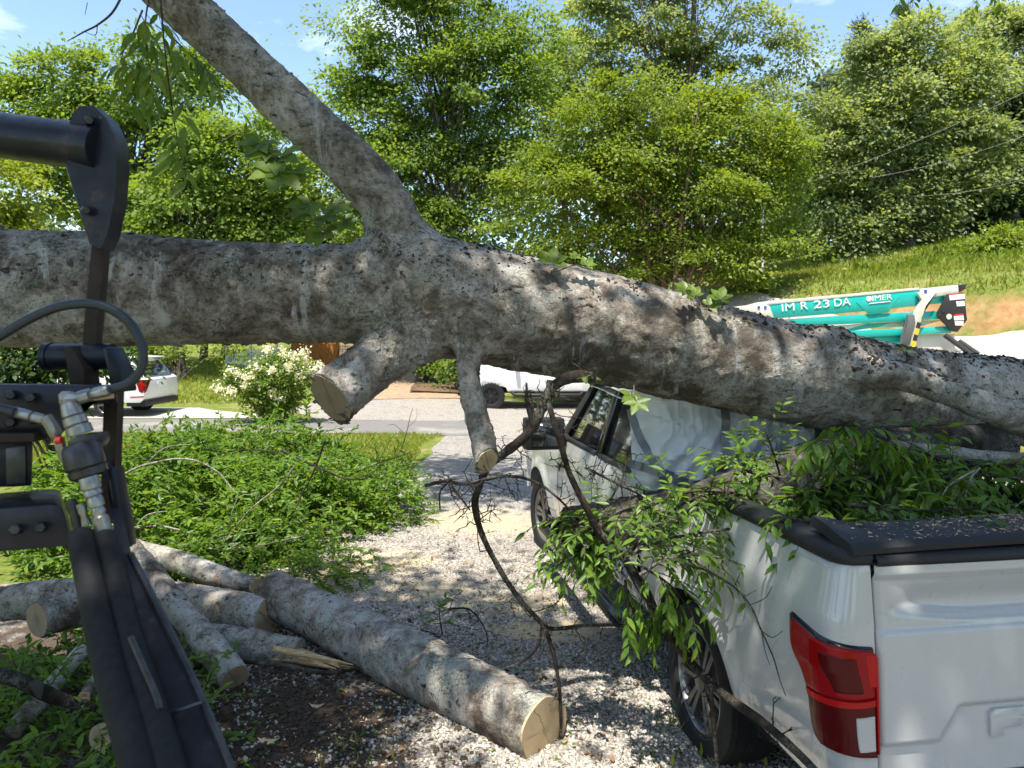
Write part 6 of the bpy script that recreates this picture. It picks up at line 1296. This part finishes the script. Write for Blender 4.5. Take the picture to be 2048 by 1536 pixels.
mb.box(o + ax * 1.9 + lat * .975 + [0, 0, .55], (5.2, 1.5, .12), np.stack([ax, lat, [0, 0, 1]], 1)); mb.build('underbody', M['black_plastic'], wp)
# white suv, tail to the right
sv = thing('white_suv', 'white suv with tall red tail light parked at the left behind the machine arm', 'suv', (P(287, 835, 19.6)[0] - 2.4, 20.5, 0))
o = np.array([P(289, 835, 19.6)[0], 19.6, 0.0]); ax = nrm(np.array([-1.0, .02, 0])); lat = np.array([0.02, 1.0, 0])
body = [(.12, .40), (.02, .48), (-.02, .70), (.0, 1.0), (.10, 1.06), (3.2, 1.08), (4.6, .98), (4.78, .8), (4.78, .42)] + arch_pts(3.75, .36, .42, .40)[::-1] + arch_pts(1.0, .36, .42, .40)[::-1]
body = [(.12, .40), (.02, .48), (-.02, .70), (.0, 1.0), (.10, 1.06), (3.2, 1.08), (4.6, .98), (4.78, .8), (4.78, .42)] + [(x, z) for x, z in arch_pts(3.75, .36, .42, .40)][::-1] + [(x, z) for x, z in arch_pts(1.0, .36, .42, .40)][::-1]
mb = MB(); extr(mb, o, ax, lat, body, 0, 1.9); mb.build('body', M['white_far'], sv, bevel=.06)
mb = MB(); extr(mb, o, ax, lat, [(.06, 1.05), (.42, 1.50), (.60, 1.57), (2.2, 1.60), (2.7, 1.52), (3.3, 1.06)], .12, 1.78); mb.build('cabin', M['white_far'], sv, bevel=.06)
mb = MB(); extr(mb, o, ax, lat, [(.24, 1.555), (.24, 1.585), (.75, 1.61), (.75, 1.57)], .18, 1.72); mb.build('spoiler', M['white_far'], sv, bevel=.012)
for pts in ([(.42, 1.10), (.62, 1.42), (1.05, 1.46), (1.05, 1.10)], [(1.12, 1.10), (1.12, 1.46), (1.95, 1.49), (1.95, 1.10)], [(2.02, 1.10), (2.02, 1.49), (2.55, 1.46), (2.98, 1.10)]):
    mb = MB(); extr(mb, o, ax, lat, pts, .113, .119); mb.build('window', M['glass_dark'], sv)
q = [o + ax * x + lat * y + [0, 0, z] for x, y, z in ((.075, .20, 1.08), (.075, 1.70, 1.08), (.40, 1.62, 1.475), (.40, .28, 1.475))]; mb = MB(); mb.prism([a - ax * .010 for a in q], ax * .006); mb.build('rear_window', M['glass_dark'], sv)
mb = MB(); extr(mb, o, ax, lat, [(-.01, 1.01), (.48, 1.00), (.48, .965), (.20, .94), (.12, .70), (.02, .66), (-.02, .80)], -.012, .01); mb.build('tail_light', M['lens_red'], sv, bevel=.005)
q = [o - ax * .028 + lat * y + [0, 0, z] for y, z in ((.0, 1.01), (.34, 1.0), (.34, .965), (.12, .94), (.10, .70), (.0, .66))]; mb = MB(); mb.prism(q, ax * .03); mb.build('tail_light', M['lens_red'], sv)
mb = MB(); extr(mb, o, ax, lat, [(-.0, .575), (.36, .56), (.36, .535), (.0, .55)], -.008, .01); mb.build('reflector', M['lens_red'], sv)
mb = MB(); extr(mb, o, ax, lat, [(-.035, .30), (-.045, .46), (.5, .42), (.5, .30)], .05, 1.85); mb.build('rear_bumper', M['black_plastic'], sv, bevel=.02)
q = [o - ax * .026 + lat * y + [0, 0, z] for y, z in ((.72, .78), (1.18, .78), (1.18, .93), (.72, .93))]; mb = MB(); mb.prism(q, ax * .008); mb.build('number_plate', M['white'], sv)
for xw in (1.0, 3.75):
    for y0, sg in ((.10, -1), (1.80, 1)): wheel(sv, o + ax * xw + lat * y0 + [0, 0, .35], ax, lat * sg, R=.35, w=.23, rim_r=.24, spokes=5)

# ------------------------------------------------------------------ teal boom lift
DL = 16.3
lift = thing('boom_lift', 'teal and cream tracked boom lift folded on its trailer beside the grassy bank', 'boom lift', (P(1720, 690, DL)[0], DL + .4, float(H(P(1720, 690, DL)[0], DL + .4))))
def lp(name, mat, poly, y0, th, bevel=.01, parent=None, label=None): mb = MB(); mb.prism([P(a, b, DL) + [0, y0, 0] for a, b in poly], [0, th, 0]); return mb.build(name, M[mat], parent or lift, bevel=bevel)
b1 = lp('upper_boom', 'teal', [(1532, 609), (1700, 592), (1838, 579), (1892, 577), (1888, 606), (1735, 622), (1550, 637)], 0, .30)
lp('boom_edge', 'cream', [(1520, 606), (1532, 603), (1838, 575), (1838, 580), (1532, 610)], -.01, .28, .004)
lp('boom_knuckle', 'cream', [(1464, 614), (1500, 610), (1522, 604), (1538, 612), (1543, 626), (1549, 640), (1530, 641), (1508, 626), (1466, 624)], -.03, .36)
lp('boom_head', 'cream', [(1838, 578), (1914, 570), (1916, 587), (1866, 594), (1840, 592)], -.04, .38)
lp('boom_tip', 'steel_dark', [(1914, 569), (1922, 570), (1934, 568), (1930, 578), (1917, 586)], .0, .3, .006)
lp('second_boom', 'teal', [(1553, 640), (1700, 630), (1889, 621), (1889, 638), (1740, 646), (1570, 654)], .02, .26)
lp('boom_stay', 'cream', [(1618, 655), (1720, 648), (1745, 646), (1690, 660), (1660, 664)], .06, .2); lp('boom_stay', 'teal', [(1672, 662), (1742, 647), (1790, 644), (1758, 655), (1690, 664)], .10, .16)
lp('boom_link', 'cream', [(1758, 655), (1790, 644), (1830, 641), (1890, 640), (1850, 652)], .12, .1)
lp('lower_boom', 'teal', [(1674, 663), (1780, 658), (1902, 652), (1903, 666), (1780, 672), (1700, 676)], .0, .3)
lp('base_boom', 'teal', [(1730, 676), (1790, 670), (1822, 668), (1815, 690), (1760, 694)], .05, .25)
lp('turret', 'cream', [(1745, 684), (1790, 671), (1915, 668), (1918, 720), (1900, 745), (1700, 745)], .10, .5, .02)
for c, mtl in (((1778, 682), 'teal'),):
    mb = MB(); q = P(*c, DL) + [0, .09, 0]; mb.tube([q, q + [0, .03, 0]], .035, 16); mb.build('bolt_cover', M[mtl], lift, auto=35)
lp('upper_boom_cap', 'teal', [(1712, 604), (1797, 594), (1777, 625), (1738, 630)], -.008, .02, .003)
st = lp('support_strut', 'cream', [(1829, 586), (1870, 579), (1856, 600), (1845, 613), (1838, 634), (1826, 692), (1814, 692), (1822, 640), (1826, 622), (1838, 600)], -.12, .10)
for k in range(4):
    y0 = 644 + k * 12.5; x0 = 1829.5 - k * 3.1; lp('hazard_stripe', 'yellow' if k % 2 else 'blackprint', [(x0 - 1, y0), (x0 + 6.5, y0 + 2), (x0 + 3.6, y0 + 13.5), (x0 - 4.2, y0 + 11.5)], -.126, .008, 0, st)
lp('hydraulic_cylinder', 'grey_plastic', [(1809, 628), (1822, 630), (1824, 646), (1810, 690), (1794, 690), (1808, 648)], -.16, .1, .02)
lp('end_plate', 'blackprint', [(1890, 589), (1924, 586), (1930, 640), (1911, 664), (1901, 663), (1870, 633), (1870, 626)], -.08, .04, .004)
for (a, b, r) in ((1893.5, 633.5, 5.5), (1882, 622, 3.5), (1872.5, 630.5, 4.5)):
    mb = MB(); q = P(a, b, DL) + [0, -.084, 0]; mb.tube([q, q - [0, .006, 0]], r * DL / FPX, 16); mb.build('pin_hole', M['cream' if r > 5 else 'steel_dark'], lift, auto=35)
lp('warning_label', 'white', [(1894, 591), (1924, 588), (1925, 598), (1895, 601)], -.088, .006, 0); lp('warning_label', 'white', [(1908, 603), (1924, 602), (1925, 612), (1909, 613)], -.088, .006, 0)
lp('warning_label', 'white', [(1903, 633), (1922, 631), (1923, 640), (1904, 641)], -.088, .006, 0); lp('warning_label', 'white', [(1905, 643), (1922, 642), (1922, 651), (1906, 651)], -.088, .006, 0); lp('warning_band', 'red', [(1903, 629), (1922, 627), (1922, 631), (1903, 633)], -.088, .006, 0); lp('warning_band', 'red', [(1894, 588.5), (1924, 585.5), (1924, 588), (1894, 591)], -.088, .006, 0)
for px in (1514, 1527): lp('blue_cap', 'blue_print', [(px, 612), (px + 5, 611.5), (px + 5, 617), (px, 617.5)], -.045, .02, .004)
lp('blue_cap', 'blue_print', [(1842, 580), (1848, 579.5), (1848, 586), (1842, 586.5)], -.13, .02, .004)
for a, c in (((1884, 670), (1948, 712)), ((1912, 682), (1962, 712))):
    mb = MB(); mb.tube([P(*a, DL) + [0, -.1, 0], P(*c, DL - .4)], .055, 10); mb.build('outrigger', M['blackprint'], lift, auto=35)
def text(body, c, size, mat, tilt, parent, name='lettering', D=DL - .018, shear=0, sx=1.0):
    cu = bpy.data.curves.new(name, 'FONT'); cu.body = body; cu.size = size; cu.extrude = .003; cu.align_x = 'LEFT'; cu.shear = shear; to = bpy.data.objects.new('t', cu); SC.collection.objects.link(to)
    me = bpy.data.meshes.new_from_object(to.evaluated_get(bpy.context.evaluated_depsgraph_get())); bpy.data.objects.remove(to); me.materials.clear(); me.materials.append(M[mat])
    q = P(*c, D); mt = Matrix.Rotation(tilt, 4, 'Y') @ Matrix.Rotation(math.pi / 2, 4, 'X') @ Matrix.Diagonal((sx, 1, 1, 1)); me.transform(mt); o = link(name, me, parent); org = np.array(lift.location) + (np.array(parent.location) if parent is not lift else 0); o.location = q - org; return o
tl_ = math.radians(-5.2)
text('IM', (1562, 623), .235, 'white', tl_, b1, sx=1.3); text('R', (1600, 619), .235, 'white', tl_, b1, sx=1.2); text('23', (1627, 616.5), .235, 'white', tl_, b1, sx=1.6); text('DA', (1667, 612.8), .235, 'white', tl_, b1, sx=1.12); text('IMER', (1743.5, 602), .165, 'white', tl_, b1, sx=1.25)
mb = MB(); q = P(1737, 597.5, DL) + [0, -.014, 0]; mb.tube([q, q - [0, .006, 0]], .058, 20); mb.build('emblem', M['white'], b1, auto=35)
mb = MB(); mb.tube([P(1738, 607.5, DL) + [0, -.016, 0], P(1780, 603, DL) + [0, -.016, 0]], .008, 4); mb.build('lettering_line', M['white'], b1)
zc = float(lift.location[2])
for yy in (.1, 1.0):
    mb = MB(); x0, x1 = P(1600, 700, DL)[0], P(1880, 700, DL)[0]; pts = [(x0, .0), (x0 - .2, .2), (x0, .42), (x1, .42), (x1 + .2, .2), (x1, .0)]; mb.prism([np.array([a, DL + yy, zc + b]) for a, b in pts], [0, .25, 0]); mb.build('track', M['rubber'], lift, bevel=.04)
mb = MB(); mb.box([(x0 + x1) / 2, DL + .7, zc + .5], (2.4, 1.0, .35)); mb.build('chassis', M['cream'], lift, bevel=.03)

# ------------------------------------------------------------------ house, porch, shed, pole, wires
hs = thing('house', 'tan sided house with grey gable roof peeping out above and below the trunk', 'house', (P(660, 700, 34)[0], 36, 1.1))
def hp(name, mat, poly, D, th, bevel=0, parent=None): mb = MB(); mb.prism([P(a, b, D) for a, b in poly], [0, th, 0]); return mb.build(name, M[mat], parent or hs, bevel=bevel)
for k in range(26):
    y1 = 735 - k * 9.4; hp('siding_board', 'siding', [(590, y1), (762, y1), (762, y1 - 9.2), (590, y1 - 9.2)] if y1 > 505 else [(590 + (505 - y1) * 1.3, y1), (762, y1), (762, y1 - 9.2), (602 + (505 - y1) * 1.3, y1 - 9.2)], 34 + .02 * (k % 2), 6)
hp('gable_trim', 'trim', [(588, 500), (628, 468), (764, 468), (764, 474), (632, 475), (594, 505)], 33.7, .3); rf = hp('roof', 'roof', [(584, 496), (626, 462), (770, 462), (770, 469), (629, 469), (590, 501)], 33.4, 8)
# cedar shake skirt of the porch: separate shakes in courses
rg = np.random.default_rng(3); shm = None
cnt = 0
for row in range(4):
    for col in range(15):
        x0 = 586 + col * 6.1 + (row % 2) * 3; y0 = 688 + row * 11.4; w = rg.uniform(5.2, 6.0); sl = 1.2
        if x0 + w > 678: continue
        hp('shake', 'cedar', [(x0 + sl, y0), (x0 + w + sl, y0), (x0 + w, y0 + 12.4), (x0, y0 + 12.4 + rg.uniform(-.8, .8))], 31 - .02 * row - rg.uniform(0, .015), .03)
hp('porch_wall', 'cedar', [(582, 684), (680, 684), (680, 736), (582, 736)], 31.1, .1)
for k in range(9): hp('lattice_slat', 'siding', [(679 + k * 5, 690), (681 + k * 5, 690), (681 + k * 5, 734), (679 + k * 5, 734)], 31, .03)
for k in range(5): hp('lattice_slat', 'siding', [(679, 692 + k * 10), (722, 692 + k * 10), (722, 694 + k * 10), (679, 694 + k * 10)], 31.04, .03)
gz = thing('porch', 'small white railed porch left of the flowering shrub, under the trunk', 'porch', P(500, 732, 30))
def gp(name, mat, poly, D, th): mb = MB(); mb.prism([P(a, b, D) for a, b in poly], [0, th, 0]); return mb.build(name, M[mat], gz)
for px in (452, 500, 552): gp('post', 'trim', [(px - 1.6, 560), (px + 2.2, 560), (px + 2.2, 732), (px - 1.6, 732)], 30, .12)
gp('rail', 'trim', [(452, 700), (552, 701), (552, 704.5), (452, 703.5)], 29.95, .1); gp('rail', 'trim', [(452, 724), (552, 725), (552, 728), (452, 727)], 29.95, .1)
for k in range(24): gp('baluster', 'trim', [(455 + k * 4.05, 703), (457.2 + k * 4.05, 703), (457.2 + k * 4.05, 725), (455 + k * 4.05, 725)], 29.98, .05)
gp('deck', 'roof', [(450, 729), (554, 730), (554, 735), (450, 734)], 29.9, 3); gp('porch_roof', 'roof', [(440, 556), (500, 530), (562, 556), (562, 562), (440, 562)], 29.6, 3.6)
sh_ = thing('white_shed', 'white building glimpsed between the tree trunks at the left', 'shed', P(400, 722, 46))
def sp(name, mat, poly, D, th): mb = MB(); mb.prism([P(a, b, D) for a, b in poly], [0, th, 0]); return mb.build(name, M[mat], sh_)
sp('wall', 'trim', [(352, 668), (426, 668), (426, 724), (352, 724)], 46, 5); sp('roof', 'roof', [(346, 668), (390, 640), (432, 668)], 45.7, 5.6); sp('door', 'roof', [(404, 690), (411, 690), (411, 722), (404, 722)], 45.95, .05)
for k, (px, D, r, lab) in enumerate(((315, 29, .16, 'slim dark tree trunk on the lawn just right of the white SUV roof'), (406, 33, .2, 'brown tree trunk with spreading roots before the white shed'), (445, 34, .13, 'dark slim tree trunk left of the white porch'))):
    f = P(px, 725, D); f[2] = H(f[0], f[1]); tree('lawn_tree', lab, D, [(px, 420, 70, 70), (px + 30, 480, 60, 40)], [(px, 725), (px + 3, 640), (px - 4, 420)], 'leaf_a', 6000, .17, 'trees on the lawn', r=r, nl=14, seed=130 + k, gap=.2)
pf = P(1525, 560, 30); pf[2] = H(pf[0], pf[1]); ut = thing('utility_pole', 'thin pale pole standing by the bank behind the yellow green tree', 'pole', pf); mb = MB(); mb.tube([pf - [0, 0, .2], P(1525, 300, 30)], [.07, .055], 10); mb.build('shaft', M['pole'], ut, smooth=True); mb = MB(); mb.box(P(1525, 330, 30), (.8, .08, .08)); mb.build('crossarm', M['pole'], ut)
for lab, a, b, D in (('topmost power line before the sage tree', (1560, 385), (2120, 150), 27), ('bright double power line crossing the sage tree', (1745, 355), (2140, 235), 25), ('lowest thin power line near the dark wood', (1840, 392), (2140, 330), 26)):
    t = thing('power_line', lab, 'power line', P(*a, D), 'power lines at the right'); p0, p1 = P(*a, D + 3), P(*b, D); s = np.linspace(0, 1, 24)[:, None]; q = p0 + (p1 - p0) * s; q[:, 2] -= .22 * (4 * s[:, 0] * (1 - s[:, 0])); mb = MB(); mb.tube(q, .009, 5); mb.build('cable', M['wire'], t, smooth=True)
